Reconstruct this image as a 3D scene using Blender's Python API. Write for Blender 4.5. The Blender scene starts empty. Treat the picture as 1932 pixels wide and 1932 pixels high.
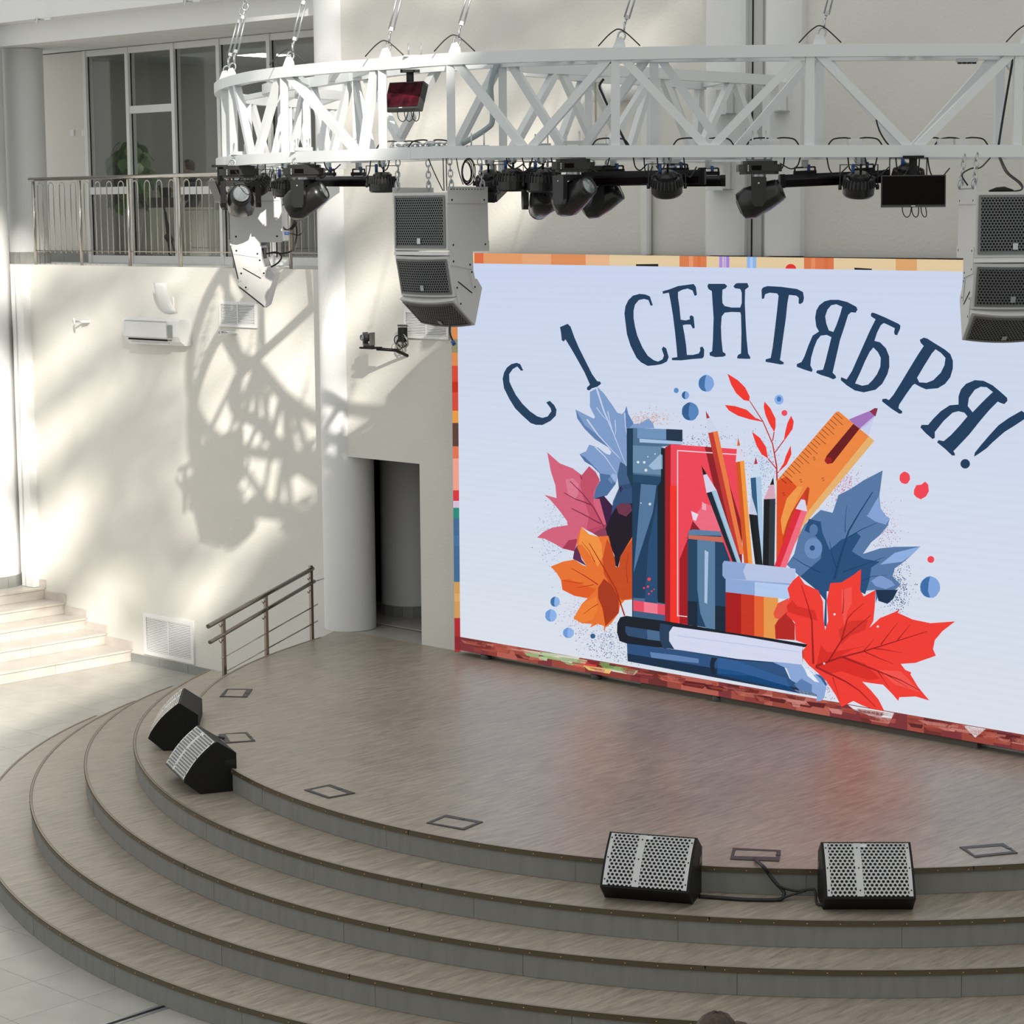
import bpy, bmesh, math, random
import numpy as np
from mathutils import Vector, Matrix, geometry
random.seed(7)
PI = math.pi
sc = bpy.context.scene
col = sc.collection

# ------------------------------------------------------------------ camera
FPX, YAW, PITCH, ROLL, HC = 4230.8, 0.762372, 0.1320156, -0.00748684, 4.8
def _rot():
    c, s = math.cos(YAW), math.sin(YAW)
    fw = np.array([-s*math.cos(PITCH), c*math.cos(PITCH), -math.sin(PITCH)])
    r = np.array([c, s, 0.0]); u = np.cross(r, fw)
    r2 = r*math.cos(ROLL)+u*math.sin(ROLL); u2 = np.cross(r2, fw)
    return r2, u2, fw
CR, CU, CF = _rot(); CP = np.array([0, 0, HC])
cam = bpy.data.cameras.new('camera'); cam.sensor_width = 36; cam.lens = 36*FPX/1932
cam.clip_end = 300
co = bpy.data.objects.new('camera', cam); col.objects.link(co)
m = Matrix.Identity(4)
for i in range(3):
    m[i][0] = CR[i]; m[i][1] = CU[i]; m[i][2] = -CF[i]; m[i][3] = CP[i]
co.matrix_world = m
sc.camera = co
# measured picture points (1932 px frame) carried back onto the real planes they lie on
def ray(x, y): return CF+CR*(x-966)/FPX-CU*(y-966)/FPX
def onz(x, y, z): d = ray(x, y); return Vector(CP+d*(z-HC)/d[2])
def ony(x, y, Y): d = ray(x, y); return Vector(CP+d*Y/d[1])
def onp(x, y, P, N):
    d = ray(x, y); N = np.array(N, float); P = np.array(P, float)
    return Vector(CP+d*(((P-CP)@N)/(d@N)))
def at(x, y, depth): return Vector(CP+ray(x, y)*depth)
def depth(P): return float((np.array(P)-CP)@CF)
def zat(P, ypx):            # height of the point above plan position P seen at picture row ypx
    lo, hi = -3.0, 12.0
    for _ in range(40):
        mid = (lo+hi)/2; d = np.array([P[0], P[1], mid])-CP
        y = 966-FPX*(d@CU)/(d@CF)
        if y > ypx: lo = mid
        else: hi = mid
    return lo

# ------------------------------------------------------------------ light and exposure
SUN = Vector((-0.74, 0.52, -0.43)).normalized()
w = bpy.data.worlds.new('world'); sc.world = w; w.use_nodes = True
bg = w.node_tree.nodes['Background']; bg.inputs[0].default_value = (1.0, 1.0, 0.975, 1); bg.inputs[1].default_value = 0.82
sl = bpy.data.lights.new('sun', 'SUN'); sl.energy = 7.0; sl.angle = math.radians(0.6); sl.color = (1.0, 0.93, 0.84)
so = bpy.data.objects.new('sun', sl); col.objects.link(so)
so.rotation_euler = SUN.to_track_quat('-Z', 'Y').to_euler(); so.location = (20, -20, 30)
vs = sc.view_settings; vs.view_transform = 'Standard'; vs.look = 'None'; vs.exposure = 0.0; vs.gamma = 1.0; vs.use_curve_mapping = False

# ------------------------------------------------------------------ materials
def lin(h):
    h = h.lstrip('#'); c = [int(h[i:i+2], 16)/255 for i in (0, 2, 4)]
    return tuple(x/12.92 if x <= .04045 else ((x+.055)/1.055)**2.4 for x in c)+(1,)
def nodes(name):
    m = bpy.data.materials.new(name); m.use_nodes = True; t = m.node_tree
    return m, t, t.nodes, t.links, t.nodes['Principled BSDF']
def mat(name, c, rough=.6, metal=0, bump=0, scale=30, var=0, vscale=3, stretch=None, spec=None, coat=0, detail=4):
    m, t, N, L, p = nodes(name)
    c = lin(c) if isinstance(c, str) else c
    p.inputs['Base Color'].default_value = c; p.inputs['Roughness'].default_value = rough; p.inputs['Metallic'].default_value = metal
    if spec is not None: p.inputs['Specular IOR Level'].default_value = spec
    if coat: p.inputs['Coat Weight'].default_value = coat
    tc = N.new('ShaderNodeTexCoord'); mp = N.new('ShaderNodeMapping'); L.new(tc.outputs['Object'], mp.inputs[0])
    if stretch: mp.inputs['Scale'].default_value = stretch
    if var:
        n = N.new('ShaderNodeTexNoise'); n.inputs['Scale'].default_value = vscale; n.inputs['Detail'].default_value = detail
        L.new(mp.outputs[0], n.inputs['Vector'])
        r = N.new('ShaderNodeValToRGB'); r.color_ramp.elements[0].position = .3; r.color_ramp.elements[1].position = .7
        r.color_ramp.elements[0].color = tuple(x*(1-var) for x in c[:3])+(1,); r.color_ramp.elements[1].color = tuple(min(1, x*(1+var)) for x in c[:3])+(1,)
        L.new(n.outputs['Fac'], r.inputs[0]); L.new(r.outputs[0], p.inputs['Base Color'])
    if bump:
        n = N.new('ShaderNodeTexNoise'); n.inputs['Scale'].default_value = scale; n.inputs['Detail'].default_value = 3
        L.new(mp.outputs[0], n.inputs['Vector'])
        b = N.new('ShaderNodeBump'); b.inputs['Strength'].default_value = bump; b.inputs['Distance'].default_value = .01
        L.new(n.outputs['Fac'], b.inputs['Height']); L.new(b.outputs[0], p.inputs['Normal'])
    return m
def streak_mat(name, c1, c2, c3, rough, scale, sxy, bump=.15):
    # vinyl with streaks running along Y
    m, t, N, L, p = nodes(name)
    tc = N.new('ShaderNodeTexCoord'); mp = N.new('ShaderNodeMapping'); L.new(tc.outputs['Object'], mp.inputs[0])
    mp.inputs['Scale'].default_value = sxy
    n = N.new('ShaderNodeTexNoise'); n.inputs['Scale'].default_value = scale; n.inputs['Detail'].default_value = 6; n.inputs['Roughness'].default_value = .65
    n.inputs['Distortion'].default_value = .3
    L.new(mp.outputs[0], n.inputs['Vector'])
    r = N.new('ShaderNodeValToRGB'); e = r.color_ramp.elements
    e[0].position = .33; e[0].color = lin(c1); e[1].position = .52; e[1].color = lin(c2); x = e.new(.74); x.color = lin(c3)
    L.new(n.outputs['Fac'], r.inputs[0])
    n2 = N.new('ShaderNodeTexNoise'); n2.inputs['Scale'].default_value = .8; L.new(tc.outputs['Object'], n2.inputs['Vector'])
    mx = N.new('ShaderNodeMix'); mx.data_type = 'RGBA'; mx.blend_type = 'MULTIPLY'; mx.inputs[0].default_value = .35
    L.new(r.outputs[0], mx.inputs[6]); L.new(n2.outputs['Fac'], mx.inputs[7]); L.new(mx.outputs[2], p.inputs['Base Color'])
    mr = N.new('ShaderNodeMapRange'); mr.inputs[3].default_value = rough-.06; mr.inputs[4].default_value = rough+.08
    L.new(n.outputs['Fac'], mr.inputs[0]); L.new(mr.outputs[0], p.inputs['Roughness']); p.inputs['Specular IOR Level'].default_value = .7
    b = N.new('ShaderNodeBump'); b.inputs['Strength'].default_value = bump; b.inputs['Distance'].default_value = .002
    L.new(n.outputs['Fac'], b.inputs['Height']); L.new(b.outputs[0], p.inputs['Normal'])
    return m
def hex_mat(name, metal_col, hole_col, pitch, rad, rough=.35, metallic=.8):
    # perforated sheet: hexagonal grid of holes in UV metres
    m, t, N, L, p = nodes(name)
    uv = N.new('ShaderNodeUVMap')
    def vm(op, a, b=None):
        n = N.new('ShaderNodeVectorMath'); n.operation = op
        L.new(a, n.inputs[0])
        if b is not None: n.inputs[1].default_value = b
        return n.outputs[0] if op != 'LENGTH' else n.outputs['Value']
    s3 = math.sqrt(3)
    q = vm('DIVIDE', uv.outputs[0], (pitch, pitch*s3, 1))
    def dist(v):
        f = vm('FRACTION', v); f = vm('SUBTRACT', f, (.5, .5, 0)); f = vm('MULTIPLY', f, (1, s3, 0)); return vm('LENGTH', f)
    d1 = dist(q); d2 = dist(vm('ADD', q, (.5, .5, 0)))
    mn = N.new('ShaderNodeMath'); mn.operation = 'MINIMUM'; L.new(d1, mn.inputs[0]); L.new(d2, mn.inputs[1])
    lt = N.new('ShaderNodeMapRange'); lt.inputs[1].default_value = rad-.05; lt.inputs[2].default_value = rad+.05; L.new(mn.outputs[0], lt.inputs[0])
    mx = N.new('ShaderNodeMix'); mx.data_type = 'RGBA'; L.new(lt.outputs[0], mx.inputs[0])
    mx.inputs[6].default_value = lin(hole_col); mx.inputs[7].default_value = lin(metal_col); L.new(mx.outputs[2], p.inputs['Base Color'])
    mm = N.new('ShaderNodeMath'); mm.operation = 'MULTIPLY'; mm.inputs[1].default_value = metallic; L.new(lt.outputs[0], mm.inputs[0]); L.new(mm.outputs[0], p.inputs['Metallic'])
    r2 = N.new('ShaderNodeMapRange'); r2.inputs[3].default_value = .9; r2.inputs[4].default_value = rough; L.new(lt.outputs[0], r2.inputs[0]); L.new(r2.outputs[0], p.inputs['Roughness'])
    bp = N.new('ShaderNodeBump'); bp.inputs['Strength'].default_value = .6; bp.inputs['Distance'].default_value = .003
    L.new(lt.outputs[0], bp.inputs['Height']); L.new(bp.outputs[0], p.inputs['Normal'])
    return m

ZS = ony(1350, 484, 17.11).z     # top of the LED wall
WALL = mat('wall_stucco', (.70, .69, .645, 1), .85, bump=.35, scale=26, var=.03, vscale=1.2)
WALLW = mat('column_stucco', (.74, .755, .755, 1), .8, bump=.3, scale=30)
WHITE = mat('white_paint', (.78, .79, .785, 1), .5)
GREYP = mat('grey_recess_paint', (.5, .51, .5, 1), .6)
TRUSS = mat('white_truss_paint', (.74, .775, .785, 1), .38, bump=.05, scale=60)
STEEL = mat('stainless_steel', (.55, .52, .47, 1), .22, 1)
RAILM = mat('brown_steel', (.30, .265, .225, 1), .3, .9)
ZINC = mat('galvanised_steel', (.55, .58, .6, 1), .35, .9)
BLACK = mat('black_plastic', (.007, .0075, .008, 1), .5, spec=.25, bump=.1, scale=200)
BLACKM = mat('black_metal', (.012, .013, .015, 1), .3, .3)
DKGREY = mat('dark_grey_plastic', (.045, .045, .045, 1), .35)
CABLE = mat('black_cable', (.01, .01, .012, 1), .5)
BLUE = mat('blue_connector', (.03, .09, .3, 1), .4)
SPKW = mat('light_grey_lacquer', (.66, .665, .655, 1), .45, bump=.12, scale=150)
GRILLED = hex_mat('perforated_grille_dark', '#74797a', '#020202', .0235, .37, .4, .5)
GRILLES = hex_mat('perforated_grille_silver', '#b2b5b5', '#050505', .033, .33, .3, .85)
STAGE = streak_mat('stage_vinyl', '#93887b', '#aca091', '#c4b7a8', .36, 3.2, (9, 1.1, 1))
RISER = mat('riser_concrete_panel', '#80817d', .7, var=.07, vscale=2.2, stretch=(6, 6, 1), bump=.1, scale=20)
NOSE = mat('nosing_bronze', '#5f5643', .42, .35)
TRIM = mat('tread_edge_trim', '#a89c8d', .45, .3)
SCREW = mat('brass_screw', '#c8a070', .3, .9)
TILE = mat('floor_tile', '#adaba4', .33, var=.10, vscale=2.6, bump=.05, scale=12, detail=7)
GROUT = mat('tile_grout', '#6f716e', .8)
STONE = mat('stair_stone', '#c3bdb5', .35, var=.10, vscale=3.2, stretch=(1.6, 1, 3.2), detail=8)
BASEG = mat('grey_baseboard_tile', '#8b8d8a', .5, var=.1, vscale=5)
GLASS, _t, _N, _L, _p = nodes('window_glass')
_tr = _N.new('ShaderNodeBsdfTransparent'); _tr.inputs[0].default_value = (.8, .82, .8, 1)
_gl = _N.new('ShaderNodeBsdfGlossy'); _gl.inputs[1].default_value = .0; _gl.inputs[0].default_value = (.9, .9, .9, 1)
_ms = _N.new('ShaderNodeMixShader'); _ms.inputs[0].default_value = .06;
_L.new(_tr.outputs[0], _ms.inputs[1]); _L.new(_gl.outputs[0], _ms.inputs[2]); _L.new(_ms.outputs[0], _N['Material Output'].inputs[0])
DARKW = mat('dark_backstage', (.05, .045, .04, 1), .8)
ROOMW = mat('office_wall', (.36, .36, .34, 1), .8)
LEAF = mat('plant_leaf', (.15, .30, .085, 1), .35, var=.4, vscale=8)
STEM = mat('plant_stem', (.06, .07, .02, 1), .7)
POT = mat('ribbed_white_pot', (.75, .76, .76, 1), .4)
DESK = mat('cream_desk', (.72, .68, .62, 1), .5)
SKIN = mat('skin', (.5, .3, .22, 1), .5)
HAIR = mat('brown_hair', (.045, .022, .010, 1), .45, var=.5, vscale=4, stretch=(12, 12, 1))
CLOTH = mat('dark_clothing', (.03, .035, .05, 1), .9)
ORANGE = mat('orange_plastic', (.5, .09, .03, 1), .4)
LENS, _t, _N, _L, _p = nodes('lens_glass'); _p.inputs['Base Color'].default_value = (.25, .28, .3, 1); _p.inputs['Roughness'].default_value = .05; _p.inputs['Metallic'].default_value = .3; _p.inputs['Coat Weight'].default_value = 1
SCRRED = mat('red_display', (.05, .004, .01, 1), .3, var=.8, vscale=14, spec=.15)
SCRBLK = mat('black_display', (.004, .0015, .002, 1), .25, spec=.08)
EMIT, _t, _N, _L, _p = nodes('led_picture')
_p.inputs['Base Color'].default_value = (.02, .02, .02, 1); _p.inputs['Roughness'].default_value = .6; _p.inputs['Specular IOR Level'].default_value = .1
_a = _N.new('ShaderNodeAttribute'); _a.attribute_name = 'Col'
_wv = _N.new('ShaderNodeTexWave'); _wv.bands_direction = 'Z'; _wv.inputs['Scale'].default_value = 4.2; _wv.inputs['Distortion'].default_value = .6
_tc = _N.new('ShaderNodeTexCoord'); _L.new(_tc.outputs['Object'], _wv.inputs[0])
_mr = _N.new('ShaderNodeMapRange'); _mr.inputs[3].default_value = .94; _mr.inputs[4].default_value = .96; _L.new(_wv.outputs['Fac'], _mr.inputs[0])
_L.new(_a.outputs['Color'], _p.inputs['Emission Color']); _L.new(_mr.outputs[0], _p.inputs['Emission Strength'])
BARK = mat('bark', (.08, .06, .04, 1), .9)

# ------------------------------------------------------------------ builders
class MB:
    def __init__(s): s.v = []; s.f = []; s.c = []; s.uv = {}; s.sm = []
    def add(s, vs, fs, smooth=False):
        o = len(s.v); s.v += [tuple(v) for v in vs]; s.f += [tuple(i+o for i in f) for f in fs]; s.sm += [smooth]*len(fs); return s
    def box(s, c, d, R=None, bev=0):
        x, y, z = d[0]/2, d[1]/2, d[2]/2; c = Vector(c)
        if bev:
            b = bev; pts = []
            for sz in (-1, 1):
                for (px, py) in ((-x+b, -y), (x-b, -y), (x, -y+b), (x, y-b), (x-b, y), (-x+b, y), (-x, y-b), (-x, -y+b)): pts.append(Vector((px, py, sz*z)))
            vs = [c+(R@p if R else p) for p in pts]
            fs = [tuple(range(7, -1, -1)), tuple(range(8, 16))]+[(i, (i+1) % 8, 8+(i+1) % 8, 8+i) for i in range(8)]
            return s.add(vs, fs)
        vs = [Vector((a*x, b*y, e*z)) for e in (-1, 1) for b in (-1, 1) for a in (-1, 1)]
        vs = [c+(R@p if R else p) for p in vs]
        return s.add(vs, [(0, 2, 3, 1), (4, 5, 7, 6), (0, 1, 5, 4), (2, 6, 7, 3), (0, 4, 6, 2), (1, 3, 7, 5)])
    def sq(s, a, b, w, h=None, up=(0, 0, 1), ext=0):
        a, b = Vector(a), Vector(b); h = h or w; t = (b-a).normalized(); a = a-t*ext; b = b+t*ext
        up = Vector(up); sd = t.cross(up)
        if sd.length < 1e-3: sd = t.cross(Vector((1, 0, 0)))
        sd.normalize(); u = sd.cross(t).normalized()
        vs = [p+sd*i*w/2+u*j*h/2 for p in (a, b) for i, j in ((-1, -1), (1, -1), (1, 1), (-1, 1))]
        return s.add(vs, [(3, 2, 1, 0), (4, 5, 6, 7)]+[(i, (i+1) % 4, 4+(i+1) % 4, 4+i) for i in range(4)])
    def tube(s, pts, r, n=8, cap=True):
        pts = [Vector(p) for p in pts]; rr = r if isinstance(r, (list, tuple)) else [r]*len(pts)
        vs = []; prev = None
        for i, p in enumerate(pts):
            t = (pts[min(i+1, len(pts)-1)]-pts[max(i-1, 0)]).normalized()
            if prev is None:
                a = t.orthogonal().normalized()
            else:
                a = prev-t*prev.dot(t)
                a = a.normalized() if a.length > 1e-6 else t.orthogonal().normalized()
            prev = a; b = t.cross(a)
            vs += [p+(a*math.cos(k*2*PI/n)+b*math.sin(k*2*PI/n))*rr[i] for k in range(n)]
        fs = [(i*n+k, i*n+(k+1) % n, (i+1)*n+(k+1) % n, (i+1)*n+k) for i in range(len(pts)-1) for k in range(n)]
        s.add(vs, fs, True)
        if cap:
            o = len(s.v)-len(vs)
            s.f += [tuple(o+k for k in range(n-1, -1, -1)), tuple(o+(len(pts)-1)*n+k for k in range(n))]; s.sm += [False, False]
        return s
    def prism(s, poly, n0, n1):      # poly: 3D points (base), extruded between offsets
        a = [Vector(p)+Vector(n0) for p in poly]; b = [Vector(p)+Vector(n1) for p in poly]; n = len(poly)
        return s.add(a+b, [tuple(range(n-1, -1, -1)), tuple(range(n, 2*n))]+[(i, (i+1) % n, n+(i+1) % n, n+i) for i in range(n)])
    def lathe(s, prof, c, axis=(0, 0, 1), n=24, smooth=True):
        ax = Vector(axis).normalized(); a = ax.orthogonal().normalized(); b = ax.cross(a); c = Vector(c)
        vs = [c+ax*h+(a*math.cos(k*2*PI/n)+b*math.sin(k*2*PI/n))*r for r, h in prof for k in range(n)]
        fs = [(i*n+k, i*n+(k+1) % n, (i+1)*n+(k+1) % n, (i+1)*n+k) for i in range(len(prof)-1) for k in range(n)]
        return s.add(vs, fs, smooth)
    def torus(s, c, ax, R, r, u=None, st=1.0, n=10, m=5):
        ax = Vector(ax).normalized(); a = (Vector(u)-ax*Vector(u).dot(ax)).normalized() if u else ax.orthogonal().normalized(); b = ax.cross(a); c = Vector(c)
        pts = [c+a*math.cos(k*2*PI/n)*R*st+b*math.sin(k*2*PI/n)*R for k in range(n)]
        vs = []
        for k in range(n):
            t = (pts[(k+1) % n]-pts[k-1]).normalized(); o = t.cross(ax)
            vs += [pts[k]+(ax*math.cos(j*2*PI/m)+o*math.sin(j*2*PI/m))*r for j in range(m)]
        return s.add(vs, [(k*m+j, k*m+(j+1) % m, ((k+1) % n)*m+(j+1) % m, ((k+1) % n)*m+j) for k in range(n) for j in range(m)], True)
    def build(s, name, mt, parent=None, org=None, **props):
        me = bpy.data.meshes.new(name); vs = s.v
        if org is not None: vs = [(v[0]-org[0], v[1]-org[1], v[2]-org[2]) for v in vs]
        me.from_pydata(vs, [], s.f); me.materials.append(mt)
        if any(s.sm): me.polygons.foreach_set('use_smooth', s.sm)
        me.update()
        o = bpy.data.objects.new(name, me); col.objects.link(o)
        if parent: o.parent = parent
        for k, v in props.items(): o[k] = v
        return o
def fixn(o):
    b = bmesh.new(); b.from_mesh(o.data); bmesh.ops.recalc_face_normals(b, faces=b.faces); b.to_mesh(o.data); b.free(); return o
def thing(name, label, cat, loc=(0, 0, 0), rz=0, group=None, rot=None):
    o = bpy.data.objects.new(name, None); col.objects.link(o); o.empty_display_size = .1
    o.location = loc; o.rotation_euler = rot or (0, 0, rz); o['label'] = label; o['category'] = cat
    if group: o['group'] = group
    return o
def tag(o, label, cat, group=None, kind=None):
    o['label'] = label; o['category'] = cat
    if group: o['group'] = group
    if kind: o['kind'] = kind
    return o
def S(o): o['kind'] = 'structure'; return o
def dup(r, loc, rot, label, group=None):
    c = r.copy(); col.objects.link(c); c.location = loc; c.rotation_euler = rot; c['label'] = label
    if group: c['group'] = group
    for ch in list(r.children):
        d = ch.copy(); col.objects.link(d); d.parent = c
        for g in ch.children:
            e = g.copy(); col.objects.link(e); e.parent = d
    return c
def Rz(a): return Matrix.Rotation(a, 3, 'Z')
def bez(p0, p1, p2, p3, n=14):
    p0, p1, p2, p3 = map(Vector, (p0, p1, p2, p3)); return [p0*(1-t)**3+p1*3*t*(1-t)**2+p2*3*t*t*(1-t)+p3*t**3 for t in [i/n for i in range(n+1)]]
def smooth_path(pts, n=6):
    pts = [Vector(p) for p in pts]; out = []
    for i in range(len(pts)-1):
        a, b, c, d = pts[max(i-1, 0)], pts[i], pts[i+1], pts[min(i+2, len(pts)-1)]
        for k in range(n):
            t = k/n; out.append(.5*((2*b)+(c-a)*t+(2*a-5*b+4*c-d)*t*t+(3*b-a-3*c+d)*t**3))
    return out+[pts[-1]]

YW, YL, ZF = 17.27, 17.54, -1.0
ZB = ony(300, 503.4, YL).z
# ================================================================== SETTING
def wallbox(name, x0, x1, y0, y1, z0, z1, mt=WALL, parent=None):
    return S(MB().box(((x0+x1)/2, (y0+y1)/2, (z0+z1)/2), (x1-x0, y1-y0, z1-z0)).build(name, mt, parent))
X0L = ony(41, 700, YL).x            # left end of the lit wall
XC, YC, RC = -19.324, 17.47, .304    # tall round column
wallbox('wall_left', -33, XC+.1, YL, YL+.25, ZF, ZB)
XD = ony(795, 1150, YW).x           # right jamb of the stage door
XDL = ony(658, 860, YW).x
zd = ony(720, 868, YW).z            # lintel height
wallbox('wall_back', XD, 6, YW, YW+.3, -1, 9.2)
wallbox('wall_back', XDL-.1, XD, YW, YW+.3, zd, 9.2)
# room behind the door
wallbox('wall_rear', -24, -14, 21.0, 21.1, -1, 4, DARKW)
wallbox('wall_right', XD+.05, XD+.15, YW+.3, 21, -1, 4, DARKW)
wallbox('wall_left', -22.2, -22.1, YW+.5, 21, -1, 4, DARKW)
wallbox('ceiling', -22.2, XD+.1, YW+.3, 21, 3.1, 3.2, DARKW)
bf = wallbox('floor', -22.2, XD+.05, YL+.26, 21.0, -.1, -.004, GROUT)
wallbox('floor', XC+.2, XD+.05, YW+.001, YL+.26, -.1, -.005, TILE)
b = MB().box((0, 0, 0), (.394, .394, .02)); bt = None
for i in range(6):
    for j in range(5):
        if bt is None: bt = b.build('tile', TILE, bf); o = bt
        else: o = bt.copy(); col.objects.link(o)
        o.location = (XD-.25-.4*i, YL+.5+.4*j, -.003)
# columns
def column(label, c, r, z0, z1, n=40, mt=WALLW, base=None):
    t = thing('column', label, 'column', (c[0], c[1], z0))
    MB().lathe([(r, 0), (r, z1-z0)], (0, 0, 0), n=n).build('shaft', mt, t)
    if base:
        nb = 18
        bo = None
        for k in range(nb):
            a0, a1 = k*2*PI/nb+.006, (k+1)*2*PI/nb-.006
            p = [(math.cos(a)*rr, math.sin(a)*rr, 0) for rr, aa in ((r+.004, (a0, a1)), (r+.016, (a1, a0))) for a in aa]
            MB().prism(p, (0, 0, 0), (0, 0, base)).build('base_tile', BASEG, t)
    return t
column('tall white round column left of the dark stage doorway, streaked by sun', (XC, YC), RC, 0, 9.2)
Pd = onp(748, 1170, (0, 18.35, 0), (0, 1, 0))
column('round column with tiled foot seen inside the dark stage doorway', (Pd.x, 18.6), .36, 0, 3.1, base=.14)
zs5 = ZF+5*.1535
Pc = ony(43, 1100, 16.8)
Pc = onz(42, 1103, zs5); Pc = Pc-Vector((CR[0], CR[1], 0))*.44
column('big white round column standing on the stone landing at the left edge', (Pc.x, Pc.y), .42, zs5, 7.08, base=.16)
column('white round column on the balcony behind the left end of the railing', (ony(49, 300, 18.0).x, 18.0), .275, ZB, 7.085, base=.16)
# pilaster group at the right part of the back wall
for (a, b_, lab) in ((1328, 1402, 'wide white pilaster left of the grey recess on the back wall'), (1440, 1507, 'white pilaster right of the grey recess on the back wall')):
    xa, xb = ony(a, 300, YW-.1).x, ony(b_, 300, YW-.1).x
    poly = []
    for k in range(13):
        u = k/12*2-1; poly.append(((xa+xb)/2+u*(xb-xa)/2, YW-.04-.10*math.sqrt(max(0, 1-u*u*.9)), 0))
    poly += [(xb, YW+.02, 0), (xa, YW+.02, 0)]
    tag(MB().prism(poly, (0, 0, ZS+.01), (0, 0, 9.2)).build('pilaster', WALLW), lab, 'pilaster')
xa, xb = ony(1401, 300, YW).x, ony(1441, 300, YW).x
S(MB().box(((xa+xb)/2, YW-.015, 4.6), (xb-xa, .03, 9.2)).build('trim_1', GREYP))
xm = ony(1423, 300, YW).x
S(MB().box((xm, YW-.034, 4.6), (.012, .01, 9.2)).build('trim_2', BLACK))
# white boxed pipe chase at the far left
x0, x1 = ony(20, 505, YL-.12).x, ony(41, 505, YL-.12).x
t = S(MB().box(((x0+x1)/2, YL-.06, (zs5+ZB)/2), (x1-x0, .12, ZB-zs5-.01)).build('trim_3', WHITE))
MB().box((x0+(x1-x0)*.38, YL-.124, (zs5+ZB)/2), (.02, .012, ZB-zs5-.01)).build('groove_strip', GREYP, t)
# ---- main floor and its tiles
fl = S(MB().box((-12, 3, ZF-.06), (46, 30, .1)).build('floor', GROUT))
tx0, ty0 = onz(63.1, 1851.6, ZF).x, onz(63.1, 1851.6, ZF).y
tm = None; nt = 0
for i in range(-20, 8):
    for j in range(-8, 15):
        x, y = tx0+.6*i+.3, ty0+.6*j+.3
        if y > YL+.2: continue
        P = np.array([x, y, ZF]); dd = P-CP; zc = dd@CF
        u, v_ = 966+FPX*(dd@CR)/zc, 966-FPX*(dd@CU)/zc
        if not (-160 < u < 900 and 1180 < v_ < 2080): continue
        if math.hypot(x+13.1, y-17.5) < 6.6: continue
        if x < -24.6+.0 and y > 5: continue
        if tm is None: tm = MB().box((0, 0, -.004), (.5965, .5965, .012)).build('tile', TILE, fl); o = tm
        else: o = tm.copy(); col.objects.link(o)
        o.location = (x, y, ZF-.002); nt += 1
# drain slot
a, b_ = onz(211, 1932, ZF), onz(310, 1900, ZF)
dv = (b_-a).normalized(); 
t = thing('floor_drain', 'narrow dark slot drain in the tiled floor at the bottom left', 'drain', a)
MB().sq(a-dv*3+Vector((0, 0, .002)), b_+Vector((0, 0, .002)), .10, .008).build('frame', ZINC, t, a)
MB().sq(a-dv*3+Vector((0, 0, .005)), b_+Vector((0, 0, .005)), .028, .008).build('slot', BLACK, t, a)
# baseboard along left wall
bb = S(MB().box((-21.4, YL-.004, ZF+.05), (4.7, .01, .1)).build('baseboard_left', GROUT))
bm_ = None
for k in range(8):
    x = -23.69+.3+.6*k
    if bm_ is None: bm_ = MB().box((0, 0, 0), (.592, .014, .11)).build('tile', BASEG, bb); o = bm_
    else: o = bm_.copy(); col.objects.link(o)
    o.location = (x, YL-.012, ZF+.055)
# ---- stone stairs going up to the left
st = thing('stone_staircase', 'broad pale stone staircase rising to the left below the sunlit wall', 'stairs', (-25, 14, ZF))
org = st.location
SX = [-23.705, -24.25, -24.69, -25.17, -25.63]; SH = .1535
for k in range(5):
    x = SX[k]; xe = SX[k+1] if k < 4 else -31
    z = ZF+SH*(k+1)
    for j in range(9):
        y1 = YL-.002-1.2*j; y0 = y1-1.194
        if y1 < 8: break
        MB().box((x-.01, (y0+y1)/2, z-SH/2-.012), (.02, y1-y0, SH-.028)).build('riser', STONE, st, org)
        MB().box(((x+.018+xe)/2, (y0+y1)/2, z-.012), (x+.018-xe, y1-y0, .025)).build('tread', STONE, st, org)
    # stepped wall skirting
    MB().box(((x+.02+xe)/2+.02, YL-.012, z+.055), (x-xe+.02, .022, .11)).build('skirting', STONE, st, org)
MB().prism([(SX[0]-.03, 8, ZF), (SX[0]-.03, 8, ZF+SH-.03), (SX[1]-.03, 8, ZF+SH-.03), (SX[1]-.03, 8, ZF+2*SH-.03), (SX[2]-.03, 8, ZF+2*SH-.03), (SX[2]-.03, 8, ZF+3*SH-.03), (SX[3]-.03, 8, ZF+3*SH-.03), (SX[3]-.03, 8, ZF+4*SH-.03), (SX[4]-.03, 8, ZF+4*SH-.03), (SX[4]-.03, 8, ZF+5*SH-.03), (-31, 8, ZF+5*SH-.03), (-31, 8, ZF)], (0, 0, 0), (0, YL-8-.003, 0)).build('core', GROUT, st, org)

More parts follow.
